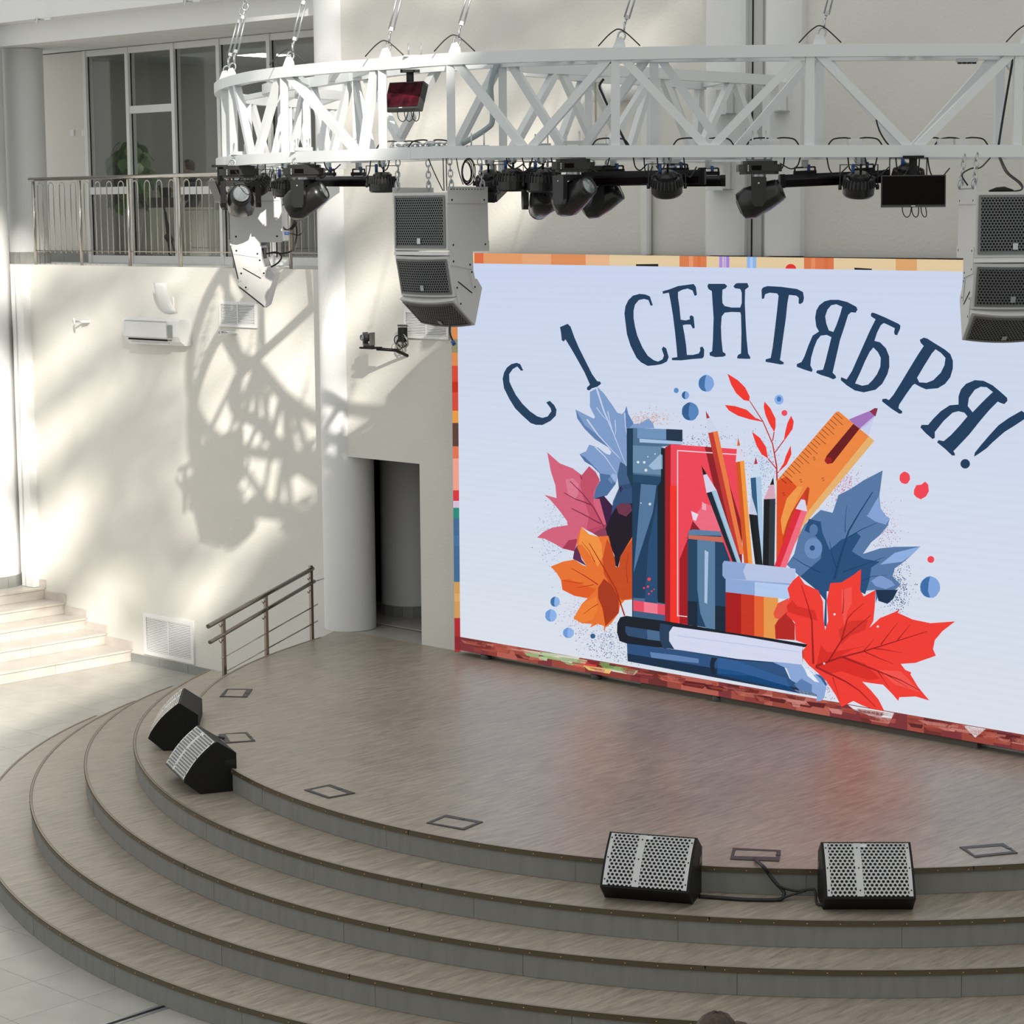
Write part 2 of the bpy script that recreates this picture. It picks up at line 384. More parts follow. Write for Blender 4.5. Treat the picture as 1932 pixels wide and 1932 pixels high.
# ---- stage with five steps
ARC = [[(604.7, 1202), (586, 1208), (513.9, 1234.2), (431.1, 1268.3), (391.8, 1297.3), (371, 1326.3), (362.4, 1357.4), (437.3, 1449.5), (505.6, 1489.9), (586.4, 1516.8), (740, 1559.2), (907, 1593.6), (1100, 1615.3), (1323.6, 1633.8), (1532, 1641.6), (1768, 1640.5), (1932, 1627)],
 [(394.4, 1264.2), (335.4, 1295.2), (269, 1353), (254.2, 1398.8), (260.9, 1444.3), (400, 1549.9), (700, 1646.4), (1100, 1712.9), (1532, 1738.9), (1932, 1728.8)],
 [(323, 1294), (258.8, 1322.6), (186.3, 1378), (155.3, 1444.3), (165.6, 1489.9), (231, 1552), (640, 1728.6), (700, 1743.7), (1100, 1806.6), (1532, 1829.5), (1932, 1824.5)],
 [(254.7, 1322), (188.4, 1351.1), (103.5, 1411.2), (58, 1489.9), (62.1, 1541.6), (93.2, 1593.4), (140.8, 1640), (248.4, 1706.3), (400, 1769.4), (640, 1834.5), (1100, 1909.3), (1301, 1926.7)],
 [(180, 1350), (89, 1394.6), (47.6, 1423.6), (0, 1467), (0, 1658.6), (82.8, 1739.4), (207, 1811.8), (310.6, 1853.3), (400, 1881.2)]]
SC = np.array([-13.1, 17.5]); RS = .2
FITS = []; PH0 = []
for k, pts in enumerate(ARC):
    P = [onz(x, y, -RS*k) for x, y in pts]
    ph = np.array([math.atan2(p.x-SC[0], -(p.y-SC[1])) for p in P]); rh = np.array([math.hypot(p.x-SC[0], p.y-SC[1]) for p in P])
    ex = [(math.radians(a), np.interp(-math.radians(a), ph, rh)) for a in (66, 74, 80)] if k < 3 else [(math.radians(a), (10.42, 11.0)[k-3]*0+np.interp(math.radians(-a), ph[::1], rh)) for a in (50, 60, 68)]
    w_ = np.array([1.]*len(ph)+[.25]*len(ex)); ph2 = np.append(ph, [e[0] for e in ex]); rh2 = np.append(rh, [e[1] for e in ex])
    FITS.append(np.polyfit(ph2, rh2, 7 if k == 0 else (6 if k < 3 else 5), w=w_)); PH0.append(ph.min())
def arcpt(k, a, off=0):
    r = np.polyval(FITS[k], a)+off; return Vector((SC[0]+r*math.sin(a), SC[1]-r*math.cos(a), -RS*k))
PHE = math.radians(74)
stg = thing('stage', 'wide curved stage with five wood-look vinyl steps and grey risers', 'stage', (SC[0], 13, ZF))
so_ = stg.location
def arcs(k, a0, a1, n, off=0): return [arcpt(k, a0+(a1-a0)*i/n, off) for i in range(n+1)]
NSEG = 96
for k in range(5):
    z = -RS*k; a0 = PH0[k]
    outer = arcs(k, a0, PHE, NSEG, -.012)
    mb = MB()
    if k == 0:
        poly = outer+[Vector((-6.4, YW, 0)), Vector((XD, YW, 0)), Vector((XDL, YW, 0)), Vector((XC+.15, YW-.1, 0)), Vector((XC+.05, YC-RC, 0))]
        tri = geometry.tessellate_polygon([poly])
        mb.add([(p.x, p.y, 0) for p in poly], [tuple(t_) for t_ in tri])
    else:
        inn = []
        for i in range(NSEG+1):
            a = a0+(PHE-a0)*i/NSEG; a_in = max(a, PH0[k-1]); q = arcpt(k-1, a_in, -.06); q.z = z; inn.append(q)
        vs = [Vector((p.x, p.y, z)) for p in outer]+inn
        mb.add(vs, [(i, i+1, NSEG+2+i, NSEG+1+i) for i in range(NSEG)])
    o = mb.build('tread', STAGE, stg, so_); b2 = bmesh.new(); b2.from_mesh(o.data)
    for f in b2.faces:
        if f.normal.z < 0: f.normal_flip()
    b2.to_mesh(o.data); b2.free()
    # metal edge trim and nosing on the riser
    nsec = 7
    for s_ in range(nsec):
        b0 = a0+(PHE-a0)*s_/nsec+.0006; b1 = a0+(PHE-a0)*(s_+1)/nsec-.0006; n = 14
        mb = MB(); A = arcs(k, b0, b1, n, -.022); B = arcs(k, b0, b1, n, 0)
        vs = []
        for p, q in zip(A, B): vs += [(p.x, p.y, z+.001), (p.x, p.y, z+.004), (q.x, q.y, z+.004), (q.x, q.y, z-.034), (q.x-.0, q.y, z-.034)]
        fs = [(5*i+j, 5*(i+1)+j, 5*(i+1)+j+1, 5*i+j+1) for i in range(n) for j in range(2)]
        mb.add(vs, fs, True); fixn(mb.build('edge_trim', TRIM, stg, so_))
        mb = MB(); vs = []
        for q in arcs(k, b0, b1, n, .004): vs += [(q.x, q.y, z+.003), (q.x, q.y, z-.036)]
        mb.add(vs, [(2*i, 2*i+1, 2*i+3, 2*i+2) for i in range(n)], True)
        q0 = [(p.x, p.y, z-.036) for p in arcs(k, b0, b1, n, .004)]; q1 = [(p.x, p.y, z-.036) for p in arcs(k, b0, b1, n, -.012)]
        mb.add(q0+q1, [(i, i+1, n+2+i, n+1+i) for i in range(n)])
        mb.build('nosing', NOSE, stg, so_)
    # screws
    mb = MB(); L_ = 0; a = a0+.02
    while a < PHE:
        p = arcpt(k, a, .0055); d = (p-Vector((SC[0], SC[1], p.z))).normalized()
        mb.lathe([(.0055, 0), (.004, .003), (0, .0035)], (p.x, p.y, z-.018), d, 6)
        a += .235/np.polyval(FITS[k], a)
    mb.build('screw', SCREW, stg, so_, kind='stuff')
    # riser panels
    nr = 9+k
    for s_ in range(nr):
        b0 = a0+(PHE-a0)*s_/nr+.0002; b1 = a0+(PHE-a0)*(s_+1)/nr-.0002; n = 12
        B = arcs(k, b0, b1, n, -.008-.0015*random.random()); vs = []
        for q in B: vs += [(q.x, q.y, z-.02), (q.x, q.y, z-RS+.002)]
        mb = MB().add(vs, [(2*i, 2*i+1, 2*i+3, 2*i+2) for i in range(n)], True)
        mb.build('riser_panel', RISER, stg, so_)
# cut end faces of the steps and the stage flank
mb = MB()
for k in range(5):
    z = -RS*k; p = arcpt(k, PH0[k]); q = arcpt(k-1, max(PH0[k], PH0[k-1]), -.06) if k else p
    if k: mb.add([(p.x, p.y, z), (q.x, q.y, z), (q.x, q.y, ZF), (p.x, p.y, ZF)], [(0, 1, 2, 3)])
    if k: mb.add([(p.x, p.y, z-.003), (q.x, q.y, z-.003), (q.x+.25, q.y+.35, ZF), (p.x, p.y, ZF)], [(0, 1, 2, 3)])
fixn(mb.build('end_panel', RISER, stg, so_))

# ---- small steps behind the stage edge, with the steel railing
R1, R2, R3 = onz(421, 1266, 0), onz(501, 1235, 0), onz(586, 1209, 0)
rn = (R3-R1).normalized(); pn = Vector((rn.y, -rn.x, 0))
if pn.x > 0: pn = -pn
ss = thing('side_steps', 'grey steps behind the curved stage edge leading up to the stage', 'stairs', (R1.x, R1.y, ZF))
for k in range(5):
    a = R1+(R3-R1)*(k/5.0)+pn*.10; b_ = R1+(R3-R1)*((k+1)/5.0)+pn*.10
    z = ZF+.165*(k+1)
    q = [a, b_, b_+pn*.28, a+pn*.28]
    MB().prism([(p.x, p.y, ZF) for p in q], (0, 0, 0), (0, 0, z-ZF)).build('step', BASEG, ss, ss.location)
rl = thing('stair_railing', 'brown steel railing rising beside the back of the stage', 'railing', (R1.x, R1.y, ZF))
ro = rl.location; N_ = (pn.x, pn.y, 0); off = pn*.05
def orl(x, y): return onp(x, y, R1+off, N_)
for (xx, yt) in ((421, 1166), (501, 1119), (586, 1067)):
    p = orl(xx, yt); MB().sq((p.x, p.y, ZF+.1), p, .036, .036).build('post', RAILM, rl, ro)
for (a, b_, r_, nm) in (((392.5, 1182), (590, 1072.5), .025, 'handrail'), ((395.8, 1212), (593, 1096.7), .022, 'handrail'), ((419, 1241.8), (599, 1140), .008, 'rail'), ((429, 1265), (599, 1171.6), .008, 'rail')):
    A, B = orl(*a), orl(*b_)
    A += pn*-.0; MB().tube([A, B], r_, 12).build(nm, RAILM if r_ > .01 else STEEL, rl, ro)
for (xx, yy) in ((421, 1166), (501, 1122), (586, 1078), (421, 1196), (501, 1152), (586, 1103)):
    p = orl(xx, yy+10); MB().tube([p, p+Vector((0, 0, -.03))-rn*.05, p+Vector((0, 0, .0))-rn*.08+pn*-.0], .006, 6).build('bracket', STEEL, rl, ro)
p = orl(593, 1097); MB().tube([p, p+rn*.22], .006, 6).build('wall_tie', STEEL, rl, ro)

# ================================================================== LED SCREEN
YS = YW-.16
def W(x, y, lv=0): return ony(x, y, YS-.0014*lv)
scr = thing('led_screen', 'huge glowing LED wall reading С 1 СЕНТЯБРЯ! with books and autumn leaves', 'screen', (-14, YS, .1))
sco = scr.location
class ART:
    def __init__(s): s.v = []; s.f = []; s.c = []
    def poly(s, lv, c, pts, holes=()):
        c = lin(c) if isinstance(c, str) else c
        loops = [[W(x, y, lv) for x, y in pts]]+[[W(x, y, lv) for x, y in h] for h in holes]
        tri = geometry.tessellate_polygon([[(p.x, p.z, 0) for p in l] for l in loops]); o = len(s.v)
        for l in loops:
            for p in l: s.v.append(tuple(p)); s.c.append(c)
        for t_ in tri:
            a, b_, c_ = [Vector(s.v[o+i]) for i in t_]
            n = (b_-a).cross(c_-a)
            s.f.append(tuple(o+i for i in (t_ if n.y < 0 else t_[::-1])))
        return s
    def line(s, lv, c, pts, w0, w1=None):
        w1 = w0 if w1 is None else w1; n = len(pts); L_ = []; R_ = []
        for i, (x, y) in enumerate(pts):
            xa, ya = pts[max(i-1, 0)]; xb, yb = pts[min(i+1, n-1)]; d = math.hypot(xb-xa, yb-ya) or 1
            nx, ny = -(yb-ya)/d, (xb-xa)/d; ww = (w0+(w1-w0)*i/(n-1))/2
            L_.append((x+nx*ww, y+ny*ww)); R_.append((x-nx*ww, y-ny*ww))
        for i in range(n-1): s.poly(lv, c, [L_[i], L_[i+1], R_[i+1], R_[i]])
    def ell(s, lv, c, x, y, rx, ry=None, n=20, wob=0):
        ry = ry or rx; s.poly(lv, c, [(x+math.cos(k*2*PI/n)*rx*(1+wob*math.sin(2.3*k)), y+math.sin(k*2*PI/n)*ry*(1+wob*math.cos(1.7*k))) for k in range(n)])
    def build(s, name, parent=scr):
        me = bpy.data.meshes.new(name); me.from_pydata([(a-sco[0], b_-sco[1], c-sco[2]) for a, b_, c in s.v], [], s.f); me.materials.append(EMIT)
        ca = me.color_attributes.new('Col', 'FLOAT_COLOR', 'POINT'); ca.data.foreach_set('color', [x for c in s.c for x in c])
        o = bpy.data.objects.new(name, me); col.objects.link(o); o.parent = parent; return o
K = 3.5778
def z1(*p): return [(860+p[i]/K, 460+p[i+1]/K) for i in range(0, len(p), 2)]
def z2(*p): return [(1392+p[i]/K, 460+p[i+1]/K) for i in range(0, len(p), 2)]
def z3(*p): return [(860+p[i]/K, 860+p[i+1]/K) for i in range(0, len(p), 2)]
def z4(*p): return [(1392+p[i]/K, 920+p[i+1]/K) for i in range(0, len(p), 2)]
def lerp(a, b_, t_): return (a[0]+(b_[0]-a[0])*t_, a[1]+(b_[1]-a[1])*t_)
# outer corners and white picture corners, carried past the frame
def onl(p, q, x): return (x, p[1]+(q[1]-p[1])*(x-p[0])/(q[0]-p[0]))
XR = 2010
TLo, TRo = onl((895, 477.3), (1814, 490.2), 850.5), onl((895, 477.3), (1814, 490.2), XR)
BLo, BRo = (857.8, 1224.7), onl((860, 1225), (1932, 1417), XR)
TLw, TRw = onl((896.3, 496.9), (1814, 512.3), 862.3), onl((896.3, 496.9), (1814, 512.3), XR-10)
BLw, BRw = (868.4, 1201.5), onl((868.4, 1201.5), (1932, 1386.2), XR-10)
c4 = [W(*p) for p in (TLo, TRo, BRo, BLo)]
zt = sum(c.z for c in c4[:2])/2; zbm = sum(c.z for c in c4[2:])/2
xl = c4[0].x*.5+c4[3].x*.5; xr = c4[1].x*.5+c4[2].x*.5
MB().box(((xl+xr)/2, YS+.06, (zt+zbm)/2), (xr-xl, .116, zt-zbm)).build('cabinet', BLACK, scr, sco)
MB().box(((xl+xr)/2+.9, YS+.07, .035), (xr-xl-3.5, .06, .07)).build('base_beam', mat('dark_brown_beam', (.12, .10, .085, 1), .6), scr, sco)
for fx in (-16.8, -15.2, -13.6): MB().lathe([(.06, 0), (.06, .05), (.03, .065)], (fx, YS+.06, 0), n=14).build('foot', DKGREY, scr, sco)
A = ART(); A.poly(1, '#E3CBA2', [TLo, TRo, BRo, BLo])
tt, tb = lambda x: onl(TLo, TRo, x), lambda x: onl(TLw, TRw, x)
for (xa, xb, c) in ((895, 912, '#DD6A3C'), (912, 985, '#E39A66'), (985, 1040, '#E5A678'), (1040, 1105, '#DE8D58'), (1105, 1150, '#E6B58A'), (1282, 1333, '#D87C4E'), (1300, 1308, '#E8A27C'), (1316, 1322, '#C96238'), (1357, 1363, '#A88DE2'), (1365, 1369, '#B9A4EA'), (1370, 1376, '#9F84DE'), (1409, 1427, '#8FB6EA'), (1415, 1420, '#B8D2F2'), (1517, 1573, '#D9764A'), (1530, 1538, '#E59468'), (1556, 1562, '#C85E38'), (1690, 1730, '#DDA56C')):
    A.poly(2, c, [tt(xa), tt(xb), tb(xb), tb(xa)])
for (xa, xb) in ((895, 1990),):
    A.poly(3, '#F0DDBE', [lerp(tt(xa), tb(xa), .40), lerp(tt(xb), tb(xb), .40), lerp(tt(xb), tb(xb), .52), lerp(tt(xa), tb(xa), .52)]) if False else None
A.ell(3, '#E1302E', 1492, 507, 10, 9); A.poly(3, '#15120F', [(1200, 498.5), (1242, 498), (1242, 503), (1200, 503)]); A.poly(3, '#15120F', [(1612, 505), (1645, 507), (1645, 511), (1612, 511)])
def lft(y): return (onl((TLo[1], TLo[0]), (BLo[1], BLo[0]), y)[1], y)
def lfw(y): return (onl((TLw[1], TLw[0]), (BLw[1], BLw[0]), y)[1], y)
for (ya, yb, c) in ((478, 690, '#D98A4E'), (640, 665, '#5E8A72'), (690, 775, '#D5452F'), (720, 740, '#B5261E'), (775, 798, '#E79B3F'), (798, 842, '#5B3A33'), (842, 865, '#E0744E'), (865, 925, '#EFA08C'), (925, 945, '#D8303A'), (945, 958, '#D9BFD8'), (958, 978, '#1F8C78'), (978, 1098, '#3F6892'), (1010, 1030, '#52799F'), (1098, 1166, '#CF9A55'), (1120, 1135, '#DCAF6C'), (1166, 1230, '#A8282A'), (1166, 1185, '#C8404A')):
    A.poly(2, c, [lft(ya), lfw(ya), lfw(yb), lft(yb)])
rb = random.Random(3)
def bo(x): return onl(BLo, BRo, x)
def bi(x): return onl(BLw, BRw, x)
pal = ['#8E3A34', '#A34A3E', '#6B2A28', '#B55D50', '#7D3036', '#9A463A']
x = 858
while x < XR:
    dx = rb.uniform(14, 40); c = rb.choice(pal)
    A.poly(2, c, [bi(x), bi(min(x+dx, XR)), bo(min(x+dx, XR)), bo(x)]); x += dx
for i in range(170):
    x = rb.uniform(862, XR-30); f0 = rb.uniform(.05, .6); l = rb.uniform(12, 60); f1 = f0+rb.uniform(.08, .3)
    c = rb.choice(pal+['#C88078', '#5A1E20', '#B86A5E'])
    if 985 < x < 1065 or 1125 < x < 1160: c = rb.choice(['#7E9E5E', '#96B27A', '#B8C8A0', '#D8D4C8'])
    if 1065 < x < 1100: c = rb.choice(['#B8202C', '#D04044', '#E8C070'])
    A.poly(3, c, [lerp(bi(x), bo(x), f0), lerp(bi(x+l), bo(x+l), max(0, f0-.05)), lerp(bi(x+l*.9), bo(x+l*.9), min(f1, .97)), lerp(bi(x+l*.2), bo(x+l*.2), min(f1, .97))])
A.poly(3, '#E6E6EA', [lerp(bi(1600), bo(1600), .05), lerp(bi(1687), bo(1687), .05), lerp(bi(1678), bo(1678), .75), lerp(bi(1612), bo(1612), .3)])
A.poly(3, '#E2DFE2', [lerp(bi(1815), bo(1815), .05), lerp(bi(1860), bo(1860), .05), lerp(bi(1840), bo(1840), .7)])
A.build('border_picture')
A = ART(); A.poly(4, '#CBD7F0', [TLw, TRw, BRw, BLw])
bot = lin('#DCE3EE'); A.c[2] = bot; A.c[3] = bot; A.c[1] = lin('#CDD8F0')
A.build('display_panel')
# lettering
NAVY = '#17395A'; LV = 26
def letter(pts, hole=None):
    a = ART(); a.poly(LV, NAVY, pts, [hole] if hole else []); a.build('letter')
letter(z1(455,855,440,857,415,828,385,845,360,880,362,930,375,960,405,1020,450,1080,500,1130,550,1165,585,1175,620,1165,645,1130,640,1110,610,1070,635,1060,665,1090,680,1120,675,1160,640,1195,585,1223,540,1222,505,1210,450,1160,400,1110,360,1045,325,975,316,910,325,870,345,835,375,812,410,803,435,812))
letter(z1(703,562,755,540,775,560,800,630,830,700,880,800,920,880,955,928,975,930,980,945,955,965,920,975,900,990,885,985,885,970,905,950,870,870,820,780,780,710,740,645,728,660,715,650,710,600))
letter(z1(1330,415,1315,418,1300,380,1270,372,1235,380,1210,410,1200,450,1200,500,1210,560,1225,620,1260,700,1295,755,1335,785,1365,795,1395,780,1405,755,1390,710,1400,693,1420,705,1437,765,1425,795,1390,812,1345,820,1295,824,1250,800,1220,770,1180,690,1155,610,1145,530,1138,470,1145,420,1165,380,1195,350,1240,338,1280,342,1310,355))
letter(z1(1395,320,1440,308,1500,285,1605,271,1620,290,1628,345,1612,352,1598,315,1565,302,1530,310,1500,325,1500,360,1510,430,1518,512,1550,517,1580,510,1578,490,1590,482,1605,492,1613,568,1600,572,1585,545,1550,545,1532,550,1545,620,1555,690,1560,750,1600,750,1640,740,1650,720,1648,700,1665,693,1677,715,1675,760,1665,773,1600,778,1520,787,1460,786,1458,770,1495,765,1490,700,1480,600,1465,480,1450,390,1438,330,1398,338))
letter(z1(1698,285,1705,270,1815,270,1832,285,1822,300,1800,310,1798,360,1800,400,1815,420,1860,430,1920,430,1930,400,1930,330,1920,305,1885,300,1873,288,1890,268,1903,265,1968,265,1978,290,1953,310,1951,400,1958,560,1963,640,1973,740,1988,765,1987,777,1903,775,1898,768,1905,750,1925,740,1928,600,1925,480,1920,462,1860,460,1815,465,1795,490,1790,560,1793,640,1800,710,1803,730,1820,740,1822,755,1805,762,1750,765,1715,755,1712,735,1730,725,1735,650,1740,500,1733,400,1728,320,1705,305))
letter(z2(160,310,170,295,200,285,290,290,400,305,440,325,447,365,440,395,420,408,410,400,412,365,395,350,345,345,335,400,325,500,305,640,290,750,285,785,310,800,310,812,290,815,235,805,188,797,188,780,222,770,235,700,250,580,265,450,275,350,265,335,215,330,185,340,177,370,162,372))
letter(z2(625,378,680,378,740,393,800,425,808,445,795,465,765,462,745,480,720,560,690,650,665,760,640,870,660,890,664,905,645,915,610,900,560,885,528,870,535,855,575,850,590,800,610,720,632,630,600,615,560,620,535,650,515,700,495,770,490,820,505,850,500,865,450,850,398,830,398,812,430,798,450,760,475,690,505,620,548,592,530,560,522,500,530,450,550,415,585,388), z2(705,425,665,408,630,415,605,445,590,490,598,540,615,585,645,595,665,550,690,480))
letter(z2(898,475,905,464,925,468,990,495,1085,540,1098,552,1095,575,1075,618,1058,612,1055,595,1060,570,1010,545,985,535,965,550,940,600,922,655,960,665,1000,705,1022,760,1023,830,1010,880,975,945,930,985,850,1003,790,990,735,955,695,920,697,900,735,915,770,860,810,770,850,680,890,590,930,510,900,490), z2(915,700,890,730,860,790,830,860,792,942,840,958,880,950,910,920,940,880,962,830,965,770,945,730))
letter(z2(1228,648,1255,633,1280,640,1330,672,1400,715,1435,745,1452,790,1452,840,1435,900,1400,945,1350,975,1270,982,1230,965,1195,945,1180,955,1140,1010,1090,1085,1085,1110,1110,1130,1108,1145,1090,1147,1040,1115,975,1065,975,1048,1000,1045,1020,1055,1050,1020,1100,940,1160,840,1215,750,1255,690,1235,668), z2(1335,712,1310,740,1260,820,1210,905,1225,935,1275,938,1320,920,1370,870,1395,820,1402,770,1370,735))
letter(z2(1600,920,1660,925,1720,955,1780,1005,1818,1040,1820,1060,1800,1082,1775,1075,1755,1065,1700,1120,1640,1190,1560,1290,1470,1385,1455,1400,1465,1415,1465,1430,1445,1428,1400,1385,1345,1340,1355,1325,1390,1332,1440,1290,1500,1225,1550,1165,1530,1140,1490,1130,1450,1140,1390,1195,1330,1270,1330,1310,1315,1318,1270,1280,1233,1240,1240,1222,1285,1222,1320,1180,1370,1130,1430,1090,1490,1085,1490,1030,1505,985,1540,945), z2(1722,1000,1680,968,1640,965,1600,985,1560,1040,1552,1095,1585,1137,1640,1080,1690,1030))
a = ART(); a.poly(LV, NAVY, z2(1595,1437,1600,1410,1640,1360,1700,1290,1760,1225,1830,1175,1915,1127,1935,1140,1940,1180,1880,1220,1800,1270,1720,1340,1680,1380,1630,1415)); a.ell(LV, NAVY, 1392+1535/K, 460+1485/K, 9); a.build('letter')
# picture
A = ART()
def spray(lv, cols, x, y, sx, sy, n, r0=.5, r1=1.2):
    for i in range(n):
        px, py = rb.gauss(x, sx), rb.gauss(y, sy)
        if py > onl(BLw, BRw, px)[1]-3: continue
        A.ell(lv, rb.choice(cols), px, py, rb.uniform(r0, r1), n=5)
spray(5, ['#8FA9CC', '#6F8CB8', '#A9BCD8'], 1046, 1010, 16, 32, 260); spray(5, ['#6F86AC', '#8C9CC0', '#5C749C', '#9A88B0'], 1150, 1215, 28, 22, 520); spray(5, ['#B08AC0', '#C8A0C8', '#9A9AC8'], 1095, 1160, 20, 24, 240)
spray(5, ['#E8A070', '#D88858', '#C8B0A8'], 1222, 790, 22, 9, 240); spray(5, ['#5C7494', '#8494AC'], 1330, 830, 28, 12, 120); spray(5, ['#7E9CC4', '#98B0D4'], 1440, 880, 18, 30, 420)
spray(5, ['#D87890', '#C86A90', '#B080B0'], 1588, 915, 18, 22, 420); spray(5, ['#C88AA8', '#A87898'], 1670, 1000, 16, 30, 240); spray(5, ['#2C5C8C', '#5A86B4', '#12304E'], 1690, 1110, 16, 26, 520); spray(5, ['#D08AA0', '#9A80B8'], 1560, 1290, 26, 16, 320); spray(5, ['#8CA4C8', '#7890B8'], 1528, 1290, 22, 12, 160)
BL = '#7F9DCB'
A.poly(6, BL, z1(905,1000,960,970,1000,1010,1050,1080,1090,1140,1120,1150,1140,1130,1152,1095,1165,1150,1195,1200,1200,1215,1240,1215,1300,1178,1330,1210,1340,1245,1160,1245,1160,1600,1100,1540,1080,1620,1020,1700,930,1720,945,1650,975,1600,970,1550,920,1500,870,1470,835,1420,880,1400,900,1355,960,1375,1010,1415,1040,1425,1050,1405,1030,1375,940,1320,870,1250,820,1180,808,1118,860,1145,930,1180,940,1170,905,1100))
A.poly(7, '#5E7FB0', z1(808,1118,820,1180,870,1250,940,1320,1030,1375,1050,1400,1000,1330,930,1270,870,1225)); A.poly(7, '#4A6F9F', z1(835,1420,870,1440,930,1500,975,1550,1040,1560,1080,1620,1020,1700,930,1720,945,1650,975,1600,970,1550,920,1500,870,1470)); A.poly(7, '#9DB6DE', z1(1025,1590,1060,1550,1095,1560,1080,1600,1050,1620))
A.poly(8, '#3B5C84', z1(1110,1470,1155,1500,1195,1650,1195,1860,1050,1830,1060,1740,1100,1650,1090,1560)); A.poly(7, '#5D80B4', z1(1152,1095,1165,1150,1200,1215,1170,1245,1150,1240,1140,1130))
for l, w0 in (((950,975,1000,1130,1060,1270,1150,1500), 2.6), ((885,1185,960,1290,1060,1400,1110,1450), 2.2), ((1025,1130,1040,1200,1060,1270), 1.4), ((1075,1190,1080,1260,1075,1290), 1.2), ((950,1105,990,1160,1020,1190), 1.2), ((940,1370,1010,1440,1085,1550), 1.8), ((1140,1140,1145,1230,1160,1320), 1.6)): A.line(9, '#C8D4EC', z1(*l), w0*1.3, .8)
A.poly(6, '#D4617C', z3(617,-24,700,50,790,85,850,130,900,70,945,110,970,160,975,200,930,290,1000,270,1060,340,1050,380,1020,480,1030,560,960,540,880,500,850,480,830,560,800,645,720,625,660,590,600,560,548,552,590,515,650,485,755,468,750,440,700,370,640,300,597,263,680,285,672,200,640,100))
A.poly(7, '#C24E68', z3(850,130,900,70,945,110,970,160,930,240,930,330,990,450,1010,480,930,520,880,500,900,400,860,280,840,200)); A.poly(7, '#DC7A92', z3(740,160,790,150,830,190,825,260,800,300,760,270)); A.poly(7, '#A83454', z3(800,645,720,625,760,570,820,560)); A.poly(7, '#8E3A58', z3(890,500,1020,460,1030,560,960,545))
A.poly(8, '#3A1040', z3(930,290,1000,270,1060,340,1110,200,1195,180,1195,330,1080,345,1020,480,970,290)); A.poly(9, '#160820', z3(1195,320,1195,600,1140,640,1110,690,1095,755,1075,740,1070,670,1040,600,1010,490,1060,380,1080,340)); A.poly(10, '#6B3048', z3(1080,340,1120,320,1180,325,1190,370,1150,410,1100,390)); A.poly(7, '#5C2450', z3(800,640,820,600,850,700,885,745,790,695)); A.poly(9, '#2E4E78', z3(1050,390,1070,320,1130,220,1195,220,1195,320,1110,325))
for l in ((770,170,860,260,930,350,1000,480), (730,248,800,290,860,310,910,330), (780,355,870,400,980,460), (840,130,850,160)): A.line(8, '#84284A', z3(*l), 1.5, 2.6)
A.poly(10, '#E9722C', z3(848,478,900,530,960,545,1030,540,1045,600,1070,680,1080,750,1100,750,1110,680,1140,630,1195,540,1195,970,1140,975,1110,1010,1100,1060,1050,1130,1010,1160,1003,1197,1000,1150,960,1135,905,1160,920,1135,850,1130,793,1098,820,1050,850,1000,890,962,800,945,720,905,710,840,680,790,640,748,720,715,800,700,860,740,885,745,850,690,820,620,818,560))
A.poly(11, '#F2923F', z3(848,478,900,530,960,545,985,600,990,680,960,750,900,660,850,600,825,600)); A.poly(11, '#C64A18', z3(1020,560,1045,600,1070,680,1080,750,1100,750,1110,680,1140,630,1195,560,1195,960,1120,975,1060,900,1000,800,990,700)); A.poly(12, '#A8340F', z3(1000,830,1050,870,1100,960,1100,1060,1010,1150,990,1030,960,960,960,890)); A.poly(11, '#E25A1E', z3(720,905,710,840,760,830,880,880,950,900,890,962,800,945)); A.poly(11, '#EF7F30', z3(793,1098,850,1000,950,950,960,1030,920,1110,850,1125))
for l, w0 in (((900,590,990,740,1080,900,1140,1080), 2.8), ((780,760,870,810,960,870), 2), ((720,840,800,855,860,860), 1.2), ((820,890,880,880,930,870), 1.4), ((860,1070,910,1030,960,1000), 1.4), ((1010,1150,1005,1080,1020,1020), 1.6), ((1165,650,1150,760,1160,860), 1.2), ((850,580,900,640,940,720), 1.4)): A.line(13, '#A8240A', z3(*l), w0*.5, w0)
# blue book
A.poly(14, '#0F3550', z1(1153,1245,1197,1245,1197,2520,1190,2520,1190,1650,1155,1560)); A.poly(14, '#4A6C8E', z1(1195,1243,1530,1255,1530,1355,1385,1370,1412,1380,1412,2531,1195,2520)); A.poly(15, '#6E93BE', z1(1225,1245,1420,1252,1420,1322,1225,1312)); A.poly(15, '#16304A', z1(1420,1250,1530,1255,1530,1335,1420,1325)); A.poly(16, '#A9C3E3', z1(1240,1315,1530,1335,1530,1355,1240,1340)); A.poly(15, '#668AAA', z1(1195,1360,1385,1370,1385,1560,1195,1545)); A.poly(16, '#1D4468', z1(1195,1555,1412,1575,1412,1625,1195,1612)); A.poly(15, '#123A5C', z1(1195,1610,1412,1625,1412,2400,1195,2390)); A.poly(16, '#52769C', z3(1250,190,1355,198,1330,380,1200,790,1225,500)); A.poly(16, '#1F4A72', z3(1300,600,1360,300,1360,1080,1270,1060)); A.poly(17, '#0A1622', z1(1385,1380,1412,1382,1412,2430,1362,2420,1362,1640,1385,1600)); A.poly(17, '#E84A63', z3(1197,975,1412,1005,1412,1075,1197,1045)); A.poly(18, '#F27A90', z3(1270,985,1362,998,1362,1068,1270,1055)); A.poly(17, '#3A5C80', z3(1197,1045,1412,1075,1412,1120,1197,1088)); A.poly(17, '#9FBBD8', z1(1300,1500,1380,1420,1395,1425,1395,1520,1330,1525))
for (x, y, r) in ((1230,1474,9),(1272,1475,9),(1283,1528,10),(1345,1418,5),(1296,1438,4),(1310,1757,9),(1250,1750,4)): A.ell(18, '#DCE6F2', 860+x/K, 460+y/K, r/K, n=10)
